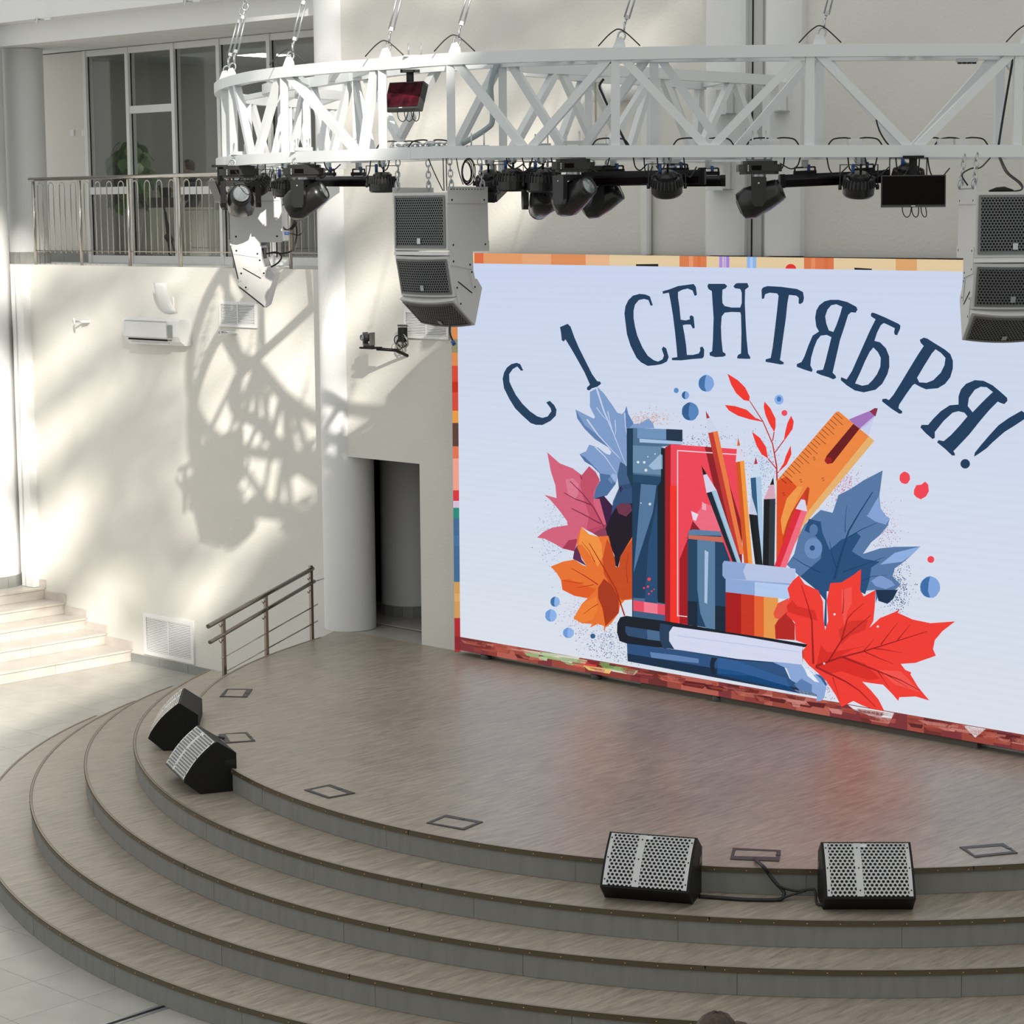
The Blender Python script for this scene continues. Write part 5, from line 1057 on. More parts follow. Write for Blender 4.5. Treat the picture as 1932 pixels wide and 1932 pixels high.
def display(px, py, dp, w_, h_, th, tau, m_, label, pole_to, roll=0, tk=.04):
    P = at(px, py, dp); t = thing('hanging_display', label, 'display', P); R = Rz(face(px, th))@Matrix.Rotation(-math.radians(tau), 3, 'X')@Matrix.Rotation(math.radians(roll), 3, 'Y')
    MB().box((0, 0, 0), (w_, tk, h_), R).build('frame', DKGREY, t); MB().box(R@Vector((0, -tk/2-.003, .004)), (w_-.018, .004, h_-.026), R).build('screen', m_, t); MB().box(R@Vector((0, -tk/2-.005, -h_/2+.007)), (.03, .003, .006), R).build('badge', WHITE, t)
    bk = R@Vector((0, tk/2+.03, 0)); MB().box(bk, (w_*.5, .05, h_*.5), R).build('back_housing', BLACK, t)
    tp_ = Vector((bk.x, bk.y, pole_to-P.z)); MB().sq(bk, tp_, .05, .035).build('pole', BLACK, t); MB().box(tp_, (.16, .12, .02), Rz(face(px))).build('ceiling_plate', BLACK, t)
    for k in range(3):
        a = R@Vector((-.08+.07*k, tk/2, -h_/2)); MB().tube(bez(a, a+Vector((0, 0, -.10)), a+v_*.1+Vector((0, 0, -.12)), bk+v_*(.04*k-.02)+Vector((0, 0, -.02)), 10), .004, 5).build('cable', CABLE, t)
    return t
display(766, 183, fdep(766)+.25, .345, .235, -36, 22, SCRRED, 'reddish tilted display hanging inside the left part of the truss', onpath(f1, f1x, 785).z-TW/2, tk=.07)
display(1723, 361, fdep(1723)-.05, .485, .242, 3, 8, SCRBLK, 'black display hanging below the truss left of the right speaker array', chz(1723))
display(409, 361, fdep(430)-.1, .30, .21, -76, -20, SCRBLK, 'thin display seen edge-on at the far left of the truss', chz(424)-.0, tk=.025)

def speaker_array(px, py, dp, th, label, chains=True):
    # px,py: picture place of the front top centre of the rigging plates; built at its real size
    P = at(px, py, dp); t = thing('line_array_speaker', label, 'speaker', P, face(px, th)); W_ = .595; hw = W_/2
    def cab(name, prof, bow, grille):
        n = 8; k_ = len(prof); vs = []
        for i in range(n+1):
            x = -hw+W_*i/n; f0 = bow*(1-(x/hw)**2)
            for j, (y, z, fr) in enumerate(prof): vs.append((x, y-(f0*grille[1][0] if fr else 0), z-(f0*grille[1][1] if fr else 0)))
        mb = MB(); mb.add(vs, [(i*k_+j, i*k_+(j+1) % k_, (i+1)*k_+(j+1) % k_, (i+1)*k_+j) for i in range(n) for j in range(k_)]+[tuple(range(k_-1, -1, -1)), tuple(n*k_+j for j in range(k_))])
        c = fixn(mb.build(name, SPKW, t))
        # grille sheet on the front between the two front points
        a, b_ = [Vector((0, y, z)) for y, z, fr in prof if fr][:2]; nrm = Vector((0, -grille[1][0], -grille[1][1])).normalized(); gv = []; fs = []; uvs = []
        e = .03; L_ = (b_-a).length; m_ = 10; d = (b_-a).normalized()
        for i in range(m_+1):
            x = -hw+.028+(W_-.056)*i/m_; f0 = bow*(1-(x/hw)**2)
            for q in (e, L_-e): p = a+d*q+nrm*(f0+.006); gv.append((x, p.y, p.z)); uvs.append((x, q))
        for off_, mt_, nm in ((0, GRILLED, 'grille'),):
            me = bpy.data.meshes.new('grille'); me.from_pydata(gv, [], [(2*i, 2*i+2, 2*i+3, 2*i+1) for i in range(m_)]); me.materials.append(mt_); uvl = me.uv_layers.new(name='UVMap')
            for lp in me.loops: uvl.data[lp.index].uv = uvs[lp.vertex_index]
            g = bpy.data.objects.new('grille', me); col.objects.link(g); g.parent = c
        mb = MB(); fw_ = .012
        for (xa, xb, q0, q1) in ((-hw+.02, -hw+.036, e-.008, L_-e+.008), (hw-.036, hw-.02, e-.008, L_-e+.008)):
            f0 = bow*(1-(.93)**2); p0, p1 = a+d*q0+nrm*(f0+.008), a+d*q1+nrm*(f0+.008); mb.prism([(xa, p0.y, p0.z), (xb, p0.y, p0.z), (xb, p1.y, p1.z), (xa, p1.y, p1.z)], (0, 0, 0), nrm*.003)
        for q0 in (e-.008, L_-e-.008):
            for i in range(m_):
                x0_, x1_ = -hw+.02+(W_-.04)*i/m_, -hw+.02+(W_-.04)*(i+1)/m_; f0, f1_ = bow*(1-(x0_/hw)**2), bow*(1-(x1_/hw)**2)
                p0, p1, p2, p3 = a+d*q0+nrm*(f0+.009), a+d*q0+nrm*(f1_+.009), a+d*(q0+.018)+nrm*(f1_+.009), a+d*(q0+.018)+nrm*(f0+.009)
                mb.add([(x0_, p0.y, p0.z), (x1_, p1.y, p1.z), (x1_, p2.y, p2.z), (x0_, p3.y, p3.z)], [(0, 1, 2, 3)])
        mb.build('grille_frame', bpy.data.materials.get('grille_frame') or mat('grille_frame', (.2, .21, .215, 1), .4, .5), c)
        p = a+d*(L_-e-.045)+nrm*(bow+.012); R_ = Matrix.Rotation(math.atan2(-nrm.z, -nrm.y)*1.0, 3, 'X')
        bd = MB().box((-.01, p.y, p.z), (.036, .004, .045), Matrix.Rotation(math.atan2(-nrm.z, -nrm.y), 3, 'X')).build('badge', ZINC, c)
        return c
    cab('subwoofer_cabinet', [(0, -.045, 1), (.004, -.505, 1), (.49, -.505, 0), (.48, -.045, 0)], 0.0, (0, (1, 0)))
    MB().box((0, .012, -.527), (W_+.006, .02, .03)).build('joining_strip', WHITE, t)
    cab('upper_array_cabinet', [(.012, -.548, 1), (.08, -.872, 1), (.14, -.845, 0), (.305, -.748, 0), (.28, -.548, 0)], .03, (0, (.98, .2)))
    cab('lower_array_cabinet', [(.058, -.900, 1), (.315, -1.108, 1), (.405, -.81, 0), (.345, -.735, 0), (.28, -.76, 0), (.14, -.845, 0)], .03, (0, (.62, .78)))
    for sg in (-1, 1):
        x = sg*(hw+.004)
        for nm, pl in (('rigging_plate', [(.0, 0), (.475, 0), (.475, -.13), (.0, -.13)]), ('joining_plate', [(.012, -.43), (.487, -.43), (.487, -.515), (.29, -.515), (.292, -.66), (.03, -.62)])):
            q = MB().prism([(x, y, z) for y, z in pl], (-.004, 0, 0), (.004, 0, 0)).build(nm, SPKW, t)
            mb = MB(); xs = x+sg*.004
            for (y, z) in ([(.05, -.105), (.43, -.105)] if nm == 'rigging_plate' else [(.06, -.59), (.255, -.62), (.06, -.46), (.44, -.46)]): mb.lathe([(0, .002), (.009, .001), (.009, 0)], (xs, y, z), (sg, 0, 0), 10)
            mb.build('bolt', BLACK, q)
            if nm == 'rigging_plate': mb = MB(); [mb.lathe([(0, .0015), (.006, .001)], (xs, .04+.035*k, -.02), (sg, 0, 0), 8) for k in range(12)]; mb.build('hole', BLACK, q)
        for (y0, z0, y1, z1_) in ((.10, -.80, .14, -.93), (.275, -.68, .31, -.80)):
            a, b_ = Vector((x, y0, z0)), Vector((x, y1, z1_)); q = MB().sq(a, b_, .008, .045, (0, b_.z-a.z, -(b_.y-a.y)), .02).build('link_plate', SPKW, t)
            mb = MB(); [mb.lathe([(0, .002), (.009, .001), (.009, 0)], (x+sg*.004, p.y, p.z), (sg, 0, 0), 10) for p in (a, b_)]; mb.build('bolt', BLACK, q)
        MB().box((x-sg*.002, .2, -.80), (.004, .19, .008), Matrix.Rotation(math.radians(-30), 3, 'X')).build('gap', BLACK, t)
    # rear panel with connectors
    MB().box((0, .29, -.62), (.3, .012, .1)).build('connector_panel', BLACK, t)
    return t, P
def arr_chain(t, P, px, th, lean=0.0, nm='chain'):
    R = Rz(face(px, th)); lab = t['label']
    for i, (sx, sy) in enumerate(((-1, .05), (-1, .42), (1, .05), (1, .42))):
        a = R@Vector((sx*.3, sy, -.015)); dp_ = a+P
        top = Vector((a.x*.95, a.y*.95, 0))+Vector((v_.x*lean, v_.y*lean, 0)); top.z = chz(px)-P.z
        mb = MB(); link_chain(mb, Rz(-face(px, th))@a, Rz(-face(px, th))@top, .06, .0055); mb.build('chain', ZINC, t)
        mb = MB(); q = Rz(-face(px, th))@a; mb.torus(q+Vector((0, 0, .03)), (0, 1, 0), .022, .006, u=(0, 0, 1), st=1.8, n=12); mb.build('carabiner', ZINC, t)
d_ = fdep(820)-.05; c_ = at(843, 352, d_); Rc = Rz(face(843, -43.2)); o_ = c_-Rc@Vector((.2975, 0, 0)); 
def to_px(P): dd = np.array(P)-CP; z = dd@CF; return 966+FPX*(dd@CR)/z, 966-FPX*(dd@CU)/z, z
q = to_px(o_); t, P = speaker_array(q[0], q[1], q[2], math.degrees(face(843, -43.2)-face(q[0])), 'grey speaker array in the middle, mesh fronts facing left and its side showing'); arr_chain(t, P, q[0], math.degrees(face(843, -43.2)-face(q[0])))
th_ = -97; Rc = Rz(face(431, th_)); c_ = at(431, 352, 20.75); o_ = c_-Rc@Vector((.2975, 0, 0)); q = to_px(o_); thq = math.degrees(face(431, th_)-face(q[0])); t, P = speaker_array(q[0], q[1], q[2], thq, 'light grey speaker array on the left seen from its side before the balcony'); arr_chain(t, P, q[0], thq)
P0 = Vector(P)
th_ = 15; Rc = Rz(face(1842, th_)); c_ = at(1842, 350, 15.85); o_ = c_-Rc@Vector((-.2975, 0, 0)); q = to_px(o_); thq = math.degrees(face(1842, th_)-face(q[0])); t, P = speaker_array(q[0], q[1], q[2], thq, 'grey speaker array at the right edge hanging before the LED screen'); arr_chain(t, P, q[0], thq, .0)
# cables hanging under the truss
rk = random.Random(5)
def hcable(label, pts, r=.005, grp='loose cables under the truss', mt=None): o = tag(MB().tube(smooth_path(pts, 6), r, 5).build('cable', mt or CABLE), label, 'cable', grp); return o
for x0 in (462, 488, 500, 566, 594, 610, 700, 735, 955, 985, 1005, 1040, 1060, 1150, 1195, 1215, 1240, 1262, 1290, 1480, 1510, 1560, 1600, 1632, 1655, 1690, 1735, 1750):
    d = fdep(x0)+.1; w_ = rk.uniform(14, 46)*(1 if rk.random() < .7 else -1); dr = rk.uniform(18, 40); y0 = 300 if x0 > 600 else 306
    nr_ = min(((453, 'the far left moving head'), (574, 'the sunlit moving head'), (650, 'the left bar light'), (722, 'the par light left of the middle speaker'), (966, 'the par light right of the middle speaker'), (1022, 'the par light beside the middle moving head'), (1081, 'the middle moving head'), (1180, 'the left half of the longest bar light'), (1258, 'the centre par light'), (1480, 'the left end of the right bar light'), (1560, 'the middle of the right bar light'), (1620, 'the right par light'), (1723, 'the black display')), key=lambda q: abs(q[0]-x0))[1]
    hcable('black cable drooping beside '+nr_, [at(x0, y0-3, d), at(x0+w_*.15, y0+dr*.7, d+.05), at(x0+w_*.5, y0+dr, d+.1), at(x0+w_, y0+dr*.45, d+.2)], .0055)
# coil of cable and cables to the middle array
d = fdep(880)+.1; cc = at(880, 324, d); mb = MB()
for k in range(5): mb.torus(cc+v_*.004*k, cdir(.5+.3*math.sin(k), .2*math.cos(k), 1), .040+.004*k, .004, u=(0, 0, 1), st=1.9, n=20, m=5)
tag(mb.build('cable_coil', CABLE), 'coiled black cable hanging right of the middle speaker array chains', 'cable')
for x0, x1 in ((808, 836), (836, 838), (842, 843), (861, 874)): hcable('black cable running down to the top of the middle speaker array', [at(x0, 298, fdep(820)+.1), at(x0+(x1-x0)*.4, 325, fdep(820)+.12), at(x1, 360 if x1 < 860 else 348, fdep(820)+.15)], .0045, 'cables down to the middle speaker array')
for k in range(2): hcable('black cable running down to the right speaker array', [at(1885+3*k, 298, 16.6), at(1898+4*k, 325, 16.3), at(1922+4*k, 345, 16.1), at(1928, 357, 16.0), at(1912, 361, 16.0)], .006, 'cables to the right speaker array')
hcable('black looped cable beside the chains of the right speaker array', [at(1868, 298, 16.5), at(1850, 316, 16.3), at(1832, 318, 16.2), at(1815, 330, 16.1), at(1826, 350, 16.1)], .006, None)
tag(MB().tube([at(1866, 361, 16.0), at(1880, 358.5, 16.0), at(1895, 357.5, 16.0), at(1912, 360, 16.0)], [.008, .02, .022, .008], 8).build('cable_connector', BLACK), 'black cable connector lying on top of the right speaker array', 'connector')
# cables at the left array back
d = 21.0; a = at(553, 405, d)
for k in range(3): tag(MB().torus(at(541, 408, d)+v_*.01*k+f_*.03*k, cdir(.3*k-.3, .1, 1), .085, .006, u=(0, 0, 1), st=1.5, n=20).build('cable_coil', CABLE), 'loop of black cable hanging behind the left speaker array', 'cable', 'cable loops behind the left speaker array')
hcable('black cable curving into the lower cabinet of the left speaker array', [at(556, 410, d), at(560, 440, d), at(553, 470, d), at(535, 478, d), at(515, 477, d), at(502, 479, d)], .008, None)
hcable('black cable linking the two lower cabinets of the left speaker array', [at(502, 479, d), at(522, 476, d), at(531, 485, d), at(524, 496, d), at(511, 504, d)], .008, None)
hcable('thin cable with a blue plug at the back of the left speaker array', [at(556, 410, d), at(573, 418, d), at(575, 428, d), at(566, 443, d), at(550, 441, d), at(541, 440, d)], .005, None)
tag(MB().tube([at(537, 440, d), at(545, 440.5, d)], .014, 8).build('cable_plug', BLUE), 'blue cable plug at the back of the left speaker array', 'plug')
hcable('black cable with blue plug hanging below the middle speaker array', [at(849, 610, 17.4), at(849, 628, 17.4), at(853, 640, 17.4), at(857, 650, 17.4)], .008, None)
tag(MB().tube([at(853, 643, 17.38), at(858, 651, 17.38)], .016, 8).build('cable_plug', BLUE), 'blue plug at the end of the cable below the middle speaker array', 'plug')
# white adapters on the bottom chord
for i, (x0, x1) in enumerate(((740, 762), (800, 818), (1150, 1158), (1314, 1350), (1452, 1478), (1609, 1637), (1780, 1798), (1813, 1840))):
    xm_ = (x0+x1)/2; B = onpath(b1, f1x, max(xm_, 781)) if xm_ > 780 else onpath(b2_, f2x, xm_); w_ = (x1-x0)*fdep(xm_)/FPX
    t = thing('power_adapter', 'white power adapter on the bottom chord '+('under the red display', 'left of the middle speaker array chains', 'near the middle hanger post', 'above the centre par light', 'just right of the single moving head', 'above the right end of the right bar light', 'above and right of the black display', 'left of the right speaker array chains')[i], 'adapter', (B.x, B.y, B.z+TW/2), math.atan2(v_.y, v_.x), 'white power adapters on the truss')
    MB().box((0, .2, .028), (w_, .07, .05), None, .006).build('body', WHITE, t)
    for sg in (-1, 1): MB().tube(smooth_path([(sg*w_*.3, .2, .056), (sg*w_*.8, .2, .062), (sg*(w_*.8+.08), .2, .05), (sg*(w_*.8+.12), .2, .0)], 5), .006, 6).build('lead', CABLE, t)
# chain lying on the chord
mb = MB(); B0, B1 = onpath(b2_, f2x, 735), onpath(b1, f1x, 846); up_ = Vector((0, 0, TW/2+.02)); link_chain(mb, B0+up_+f_*-.15, B1+up_+f_*-.12, .075, .008); tag(mb.build('loose_chain', ZINC), 'loose steel chain lying along the bottom chord below the red display', 'chain')
# clamps with rods on top of chords
for x0, on_top in ((900, 0), (770, 1), (565, 0), (448, 0)):
    P = (onpath(f1, f1x, 783) if on_top else (onpath(b1, f1x, x0) if x0 > 780 else onpath(b2_, f2x, x0)))+Vector((0, 0, TW/2))
    t = thing('truss_clamp', {900: 'steel clamp plate with two upright rods right of the middle speaker', 770: 'steel clamp on the top chord above the red display', 565: 'perforated steel clamp on the bottom chord of the left arc', 448: 'perforated steel clamp at the left tip of the bottom chord'}[x0], 'clamp', P)
    MB().sq(v_*-.09, v_*.09, .05, .012).build('plate', ZINC, t)
    for s_ in (-.05, .05): MB().tube([v_*s_, v_*s_+Vector((0, 0, .1))], .006, 6).build('rod', ZINC, t)
P = onpath(f1, f1x, 1832)-dz; t = thing('socket_strip', 'grey socket strip under the top chord at the right', 'socket', P, math.atan2(v_.y, v_.x))
MB().box((0, .15, -.02), (.16, .05, .03)).build('body', ZINC, t)
for k in range(4): MB().lathe([(.0, 0), (.018, 0), (.018, .012)], (-.055+.037*k, .15, -.048), n=10).build('socket', DKGREY, t)

# ================================================================== FLOOR MONITORS
def wedge(P, yaw, label, wd=.70, s=1.0):
    t = thing('stage_monitor', label, 'speaker', P, yaw, 'black wedge stage monitors'); hw = wd/2
    pr = [(0, 0), (-.33, 0), (-.475, .125), (-.17, .455), (.0, .34)]; pr = [(y*s, z*s) for y, z in pr]
    # curved grille side between points 2 and 3
    a, b_ = Vector((0, *pr[2])), Vector((0, *pr[3])); nr = Vector((0, -(b_.z-a.z), (b_.y-a.y))).normalized(); 
    if nr.z < 0: nr = -nr
    cur = [a.lerp(b_, k/8)+nr*.028*math.sin(PI*k/8) for k in range(9)]
    poly = [(-hw, *pr[0]), (-hw, *pr[1])]+[(-hw, p.y, p.z) for p in cur]+[(-hw, *pr[4])]
    b0 = MB().prism(poly, (0, 0, 0), (wd, 0, 0)).build('cabinet', BLACK, t); fixn(b0)
    gv = []; uvs = []; L_ = (b_-a).length
    for k in range(9):
        p = a.lerp(b_, .03+.94*k/8)+nr*(.028*math.sin(PI*(.03+.94*k/8))+.007)
        for x in (-hw+.018, -hw+.045, -.095, -.045, hw-.045, hw-.018): gv.append((x, p.y, p.z)); uvs.append((x, L_*k/8))
    bm2 = bpy.data.materials.get('brushed_metal') or mat('brushed_metal', (.5, .51, .51, 1), .32, .85)
    for nm, cs, mt_ in (('grille', (1,), GRILLES), ('grille', (3,), GRILLES), ('grille_band', (0,), bm2), ('grille_band', (2,), bm2), ('grille_band', (4,), bm2)):
        c0 = cs[0]; ids = [6*k+c0+e for k in range(9) for e in (0, 1)]
        me = bpy.data.meshes.new(nm); me.from_pydata([gv[i] for i in ids], [], [(2*k, 2*k+1, 2*k+3, 2*k+2) for k in range(8)]); me.materials.append(mt_); uvl = me.uv_layers.new(name='UVMap')
        for lp in me.loops: uvl.data[lp.index].uv = uvs[ids[lp.vertex_index]]
        g = bpy.data.objects.new(nm, me); col.objects.link(g); g.parent = b0
    p = b_+nr*.014-(b_-a).normalized()*.045; R_ = Matrix.Rotation(math.atan2(nr.z, -nr.y)-0, 3, 'X')
    MB().box((-.02, p.y, p.z), (.05, .04, .004), Matrix.Rotation(math.atan2((b_-a).z, (b_-a).y), 3, 'X')).build('badge', ZINC, b0)
    mb = MB()
    for k in (1, 4, 7):
        p = a.lerp(b_, k/8)+nr*(.028*math.sin(PI*k/8)+.009)
        for x in (-hw+.03, -.07, hw-.03): mb.lathe([(0, .003), (.006, .001), (.006, 0)], (x, p.y, p.z), nr, 8)
    mb.build('screw', BLACK, b0)
    for sg in (-1, 1): MB().box((sg*(hw+.001), -.06, .26), (.004, .09, .05)).build('handle_recess', BLACKM, b0)
    return t
def wedge_px(fl_, fr, label, off=.33):
    A_, B_ = onz(*fl_, -RS), onz(*fr, -RS); u = (B_-A_).normalized(); n = Vector((-u.y, u.x, 0)); M_ = (A_+B_)/2+n*off
    return wedge((M_.x, M_.y, -RS+.001), math.atan2(u.y, u.x), label, (B_-A_).length), M_, u
w1, m1, u1 = wedge_px((1141, 1693), (1307, 1706.5), 'black stage monitor with silver mesh on the front steps, the left one of two')
w2, m2, u2 = wedge_px((1552, 1716), (1722, 1716), 'black stage monitor with silver mesh on the front steps, the right one of two')
# the two monitors at the left end of the stage
E1, D1 = onz(378, 1499, -RS), onz(436, 1493, -RS)
ux = Vector((D1.x-E1.x, D1.y-E1.y, 0)).normalized(); s1 = .335
yv = ux            # local +Y points from the front foot to the back
rz3 = math.atan2(yv.y, yv.x)-PI/2
xv = Vector((math.cos(rz3), math.sin(rz3), 0)); P = E1+yv*.33-xv*.35
wedge((P.x, P.y, -RS+.001), rz3, 'black stage monitor at the left end of the stage, nearer one with mesh showing')
E2 = onz(309, 1417, -RS); rz4 = rz3-math.radians(17); yv = Vector((-math.sin(rz4), math.cos(rz4), 0)); xv = Vector((math.cos(rz4), math.sin(rz4), 0)); P = E2+yv*.33-xv*.35
wedge((P.x, P.y, -RS+.001), rz4, 'black stage monitor at the left end of the stage, farther one seen from its side')
# floor boxes
FM = mat('floor_box_metal', (.055, .055, .058, 1), .45, .4)
def q_(ox, oy, s, *p): return [(ox+p[i]/s, oy+p[i+1]/s) for i in range(0, 8, 2)]
fbs = [(q_(340, 1200, 4.83, 422, 485, 660, 487, 608, 560, 358, 557), q_(340, 1200, 4.83, 437, 490, 605, 492, 565, 555, 398, 550), 'floor box on the stage nearest to the steel railing'),
 (q_(340, 1200, 4.83, 350, 900, 610, 880, 685, 960, 415, 980), q_(340, 1200, 4.83, 410, 897, 590, 890, 650, 957, 458, 968), 'floor box with a black cable beside the left stage monitors'),
 (q_(340, 1200, 4.83, 1130, 1407, 1365, 1357, 1595, 1435, 1350, 1482), q_(340, 1200, 4.83, 1180, 1407, 1345, 1372, 1530, 1440, 1360, 1470), 'floor box in the left front part of the stage'),
 (q_(700, 1400, 4.83, 505, 742, 680, 668, 1020, 732, 845, 806), q_(700, 1400, 4.83, 550, 742, 672, 690, 965, 740, 835, 790), 'floor box near the stage edge left of the front monitors'),
 (q_(1100, 1560, 4.472, 1265, 183, 1668, 203, 1655, 295, 1240, 278), q_(1100, 1560, 4.472, 1285, 200, 1635, 213, 1630, 262, 1270, 252), 'open floor box between the two front stage monitors'),
 (q_(1500, 1560, 4.472, 1387, 175, 1755, 143, 1880, 225, 1520, 262), q_(1500, 1560, 4.472, 1440, 188, 1745, 168, 1840, 212, 1515, 245), 'floor box at the right edge of the stage')]
for o4, i4, lab in fbs:
    O = [onz(x, y, 0) for x, y in o4]; I = [onz(x, y, 0) for x, y in i4]; c = sum(O, Vector())/4; t = thing('floor_box', lab, 'floor box', c)
    for k in range(4): MB().prism([O[k], O[(k+1) % 4], I[(k+1) % 4], I[k]], (0, 0, .0005), (0, 0, .007)).build('frame', FM, t, c)
    ci = sum(I, Vector())/4; MB().prism([ci+(p-ci)*.985 for p in I], (0, 0, .0), (0, 0, .004)).build('lid', STAGE, t, c)
    m_ = (O[1]+I[1]+O[2]+I[2])/4; MB().box(m_+Vector((0, 0, .008)), (.03, .03, .003)).build('latch', BLACKM, t, c)
def rp_(x, y, o=.06): return at(x, y, depth(onz(x, 1693, -RS))-o)
cable('stage_cable', 'thick black cable from the open floor box down to the front monitors', [onz(1424, 1620, .02), onz(1432, 1628, .03), onz(1442, 1637, .03), rp_(1450, 1648, .02), rp_(1462, 1664, .04), rp_(1477, 1680, .06), rp_(1479, 1688, .08), onz(1472, 1697, -RS+.015), onz(1440, 1698, -RS+.015), onz(1400, 1697, -RS+.015), onz(1360, 1694, -RS+.015), onz(1318, 1691, -RS+.015)], .014, CABLE, 8)
cable('stage_cable', 'black cable curving to the foot of the right front monitor', [rp_(1464, 1667, .05), rp_(1480, 1676, .07), rp_(1505, 1681, .07), rp_(1532, 1678, .09), rp_(1538, 1683, .11), onz(1541, 1704, -RS+.02), onz(1552, 1707, -RS+.02)], .010, CABLE, 8)
cable('stage_cable', 'thin black cable crossing between the two front monitors', [onz(1470, 1698, -RS+.02), rp_(1490, 1690, .08), rp_(1520, 1681, .08)], .008, CABLE, 8)
cable('stage_cable', 'short black cable from the left floor box to the nearer side monitor', [onz(423, 1393, .012), onz(412, 1391, .02), onz(398, 1391.5, .02), onz(385, 1395, .01), at(379, 1399, depth(onz(385, 1396, 0))-.02)], .012, CABLE, 8)

# ================================================================== PEOPLE
def skin_body(name, J, E, mt, parent, sub=2):
    me = bpy.data.meshes.new(name); me.from_pydata([j[:3] for j in J], E, []); o = bpy.data.objects.new(name, me); col.objects.link(o); o.parent = parent; me.materials.append(mt)
    m1_ = o.modifiers.new('skin', 'SKIN'); m1_.use_smooth_shade = True
    if not me.skin_vertices: bpy.context.view_layer.objects.active = o
    for i, j in enumerate(J): me.skin_vertices[0].data[i].radius = (j[3], j[4] if len(j) > 4 else j[3])
    me.skin_vertices[0].data[0].use_root = True
    m2_ = o.modifiers.new('sub', 'SUBSURF'); m2_.levels = sub; m2_.render_levels = sub; return o
def head_mesh(mb, c, fw_, s=1.0):
    # fw_: facing direction (horizontal)
    fw_ = Vector(fw_).normalized(); rt = fw_.cross(Vector((0, 0, 1))); up = Vector((0, 0, 1)); n, m_ = 20, 14; vs = []
    for i in range(m_+1):
        ph = PI*i/m_
        for k in range(n):
            a = 2*PI*k/n; x, y, z = math.sin(ph)*math.sin(a), math.sin(ph)*math.cos(a), math.cos(ph)
            w_ = .076*(1-.22*max(0, -z)); dpt = .095*(1-.08*max(0, -z)); f = 0
            if y > .75 and -.25 < z < .08 and abs(x) < .25: f = .014*(1-abs(x)/.25)
            vs.append(Vector(c)+(rt*x*w_+fw_*(y*dpt+f)+up*z*.118)*s)
    mb.add(vs, [(i*n+k, i*n+(k+1) % n, (i+1)*n+(k+1) % n, (i+1)*n+k) for i in range(m_) for k in range(n)], True)
# foreground person, only the top of the hair reaches the picture
zt_ = .66; Pf = onz(1352, 1914, zt_); pr_ = thing('person', 'person with brown hair at the bottom edge, seen from behind', 'person', (Pf.x, Pf.y, ZF)); H0 = zt_-ZF
cz = H0-.125; vd = Vector((-f_.x, -f_.y, 0)).normalized(); rt_ = v_
def J_(r, f, z, *rad): p = rt_*r+vd*f; return (p.x, p.y, z)+rad
J = [J_(0, 0, .92, .13, .10), J_(0, 0, 1.10, .12, .09), J_(0, .0, 1.28, .14, .10), J_(0, 0, H0-.29, .10, .08), J_(0, .01, H0-.22, .05), J_(.17, 0, H0-.31, .055), J_(-.17, 0, H0-.31, .055), J_(.22, .02, 1.08, .042), J_(-.22, .02, 1.08, .042), J_(.22, .10, .85, .032), J_(-.22, .10, .85, .032), J_(.09, 0, .85, .09), J_(-.09, 0, .85, .09), J_(.10, .02, .48, .06), J_(-.10, .02, .48, .06), J_(.10, 0, .08, .04), J_(-.10, 0, .08, .04), J_(.10, .14, .03, .035), J_(-.10, .14, .03, .035)]
skin_body('body', J, [(0, 1), (1, 2), (2, 3), (3, 4), (3, 5), (3, 6), (5, 7), (6, 8), (7, 9), (8, 10), (0, 11), (0, 12), (11, 13), (12, 14), (13, 15), (14, 16), (15, 17), (16, 18)], CLOTH, pr_)
mb = MB(); head_mesh(mb, Vector((0, 0, cz)), vd); mb.tube([(0, 0, cz-.2), (0, 0, cz-.06)], .05, 12); mb.build('head', SKIN, pr_)
mb = MB(); n, m_ = 28, 14; vs = []
for i in range(m_+1):
    ph = PI*.62*i/m_
    for k in range(n):
        a = 2*PI*k/n; fr_ = math.cos(a); rr_ = 1.0+.025*math.sin(9*a+i)+.015*math.sin(23*a)
        if fr_ > .5 and i > m_*.55: rr_ *= .9
        vs.append(Vector((0, 0, cz+.012))+(rt_*math.sin(ph)*math.sin(a)*.118+vd*(math.sin(ph)*fr_*.125-.012)+Vector((0, 0, 1))*math.cos(ph)*.13)*rr_)
mb.add(vs, [(i*n+k, i*n+(k+1) % n, (i+1)*n+(k+1) % n, (i+1)*n+k) for i in range(m_) for k in range(n)], True); mb.build('hair', HAIR, pr_)
mb = MB(); mb.lathe([(0, -.06), (.05, -.05), (.062, 0), (.05, .04), (0, .055)], rt_*.12-vd*.06+Vector((0, 0, cz+.045)), (-vd+rt_*.4), 16); mb.build('ponytail', HAIR, pr_)
for sg in (-1, 1):
    hn = rt_*sg*.22+vd*.1+Vector((0, 0, .82)); mb = MB(); mb.lathe([(0, -.045), (.03, -.03), (.035, 0), (.028, .03), (0, .04)], hn, (0, 0, 1), 10)
    for q in range(4): mb.tube([hn+vd*(.012-.016*q)+Vector((0, 0, -.035)), hn+vd*(.012-.018*q)+Vector((0, 0, -.07)), hn+vd*(.008-.018*q)-rt_*sg*.012+Vector((0, 0, -.095+.004*abs(q-1.5)))], [.0085, .008, .006], 6)
    mb.tube([hn+vd*.025, hn+vd*.045+Vector((0, 0, -.03)), hn+vd*.045-rt_*sg*.01+Vector((0, 0, -.055))], [.01, .009, .007], 6); mb.build('hand', SKIN, pr_)
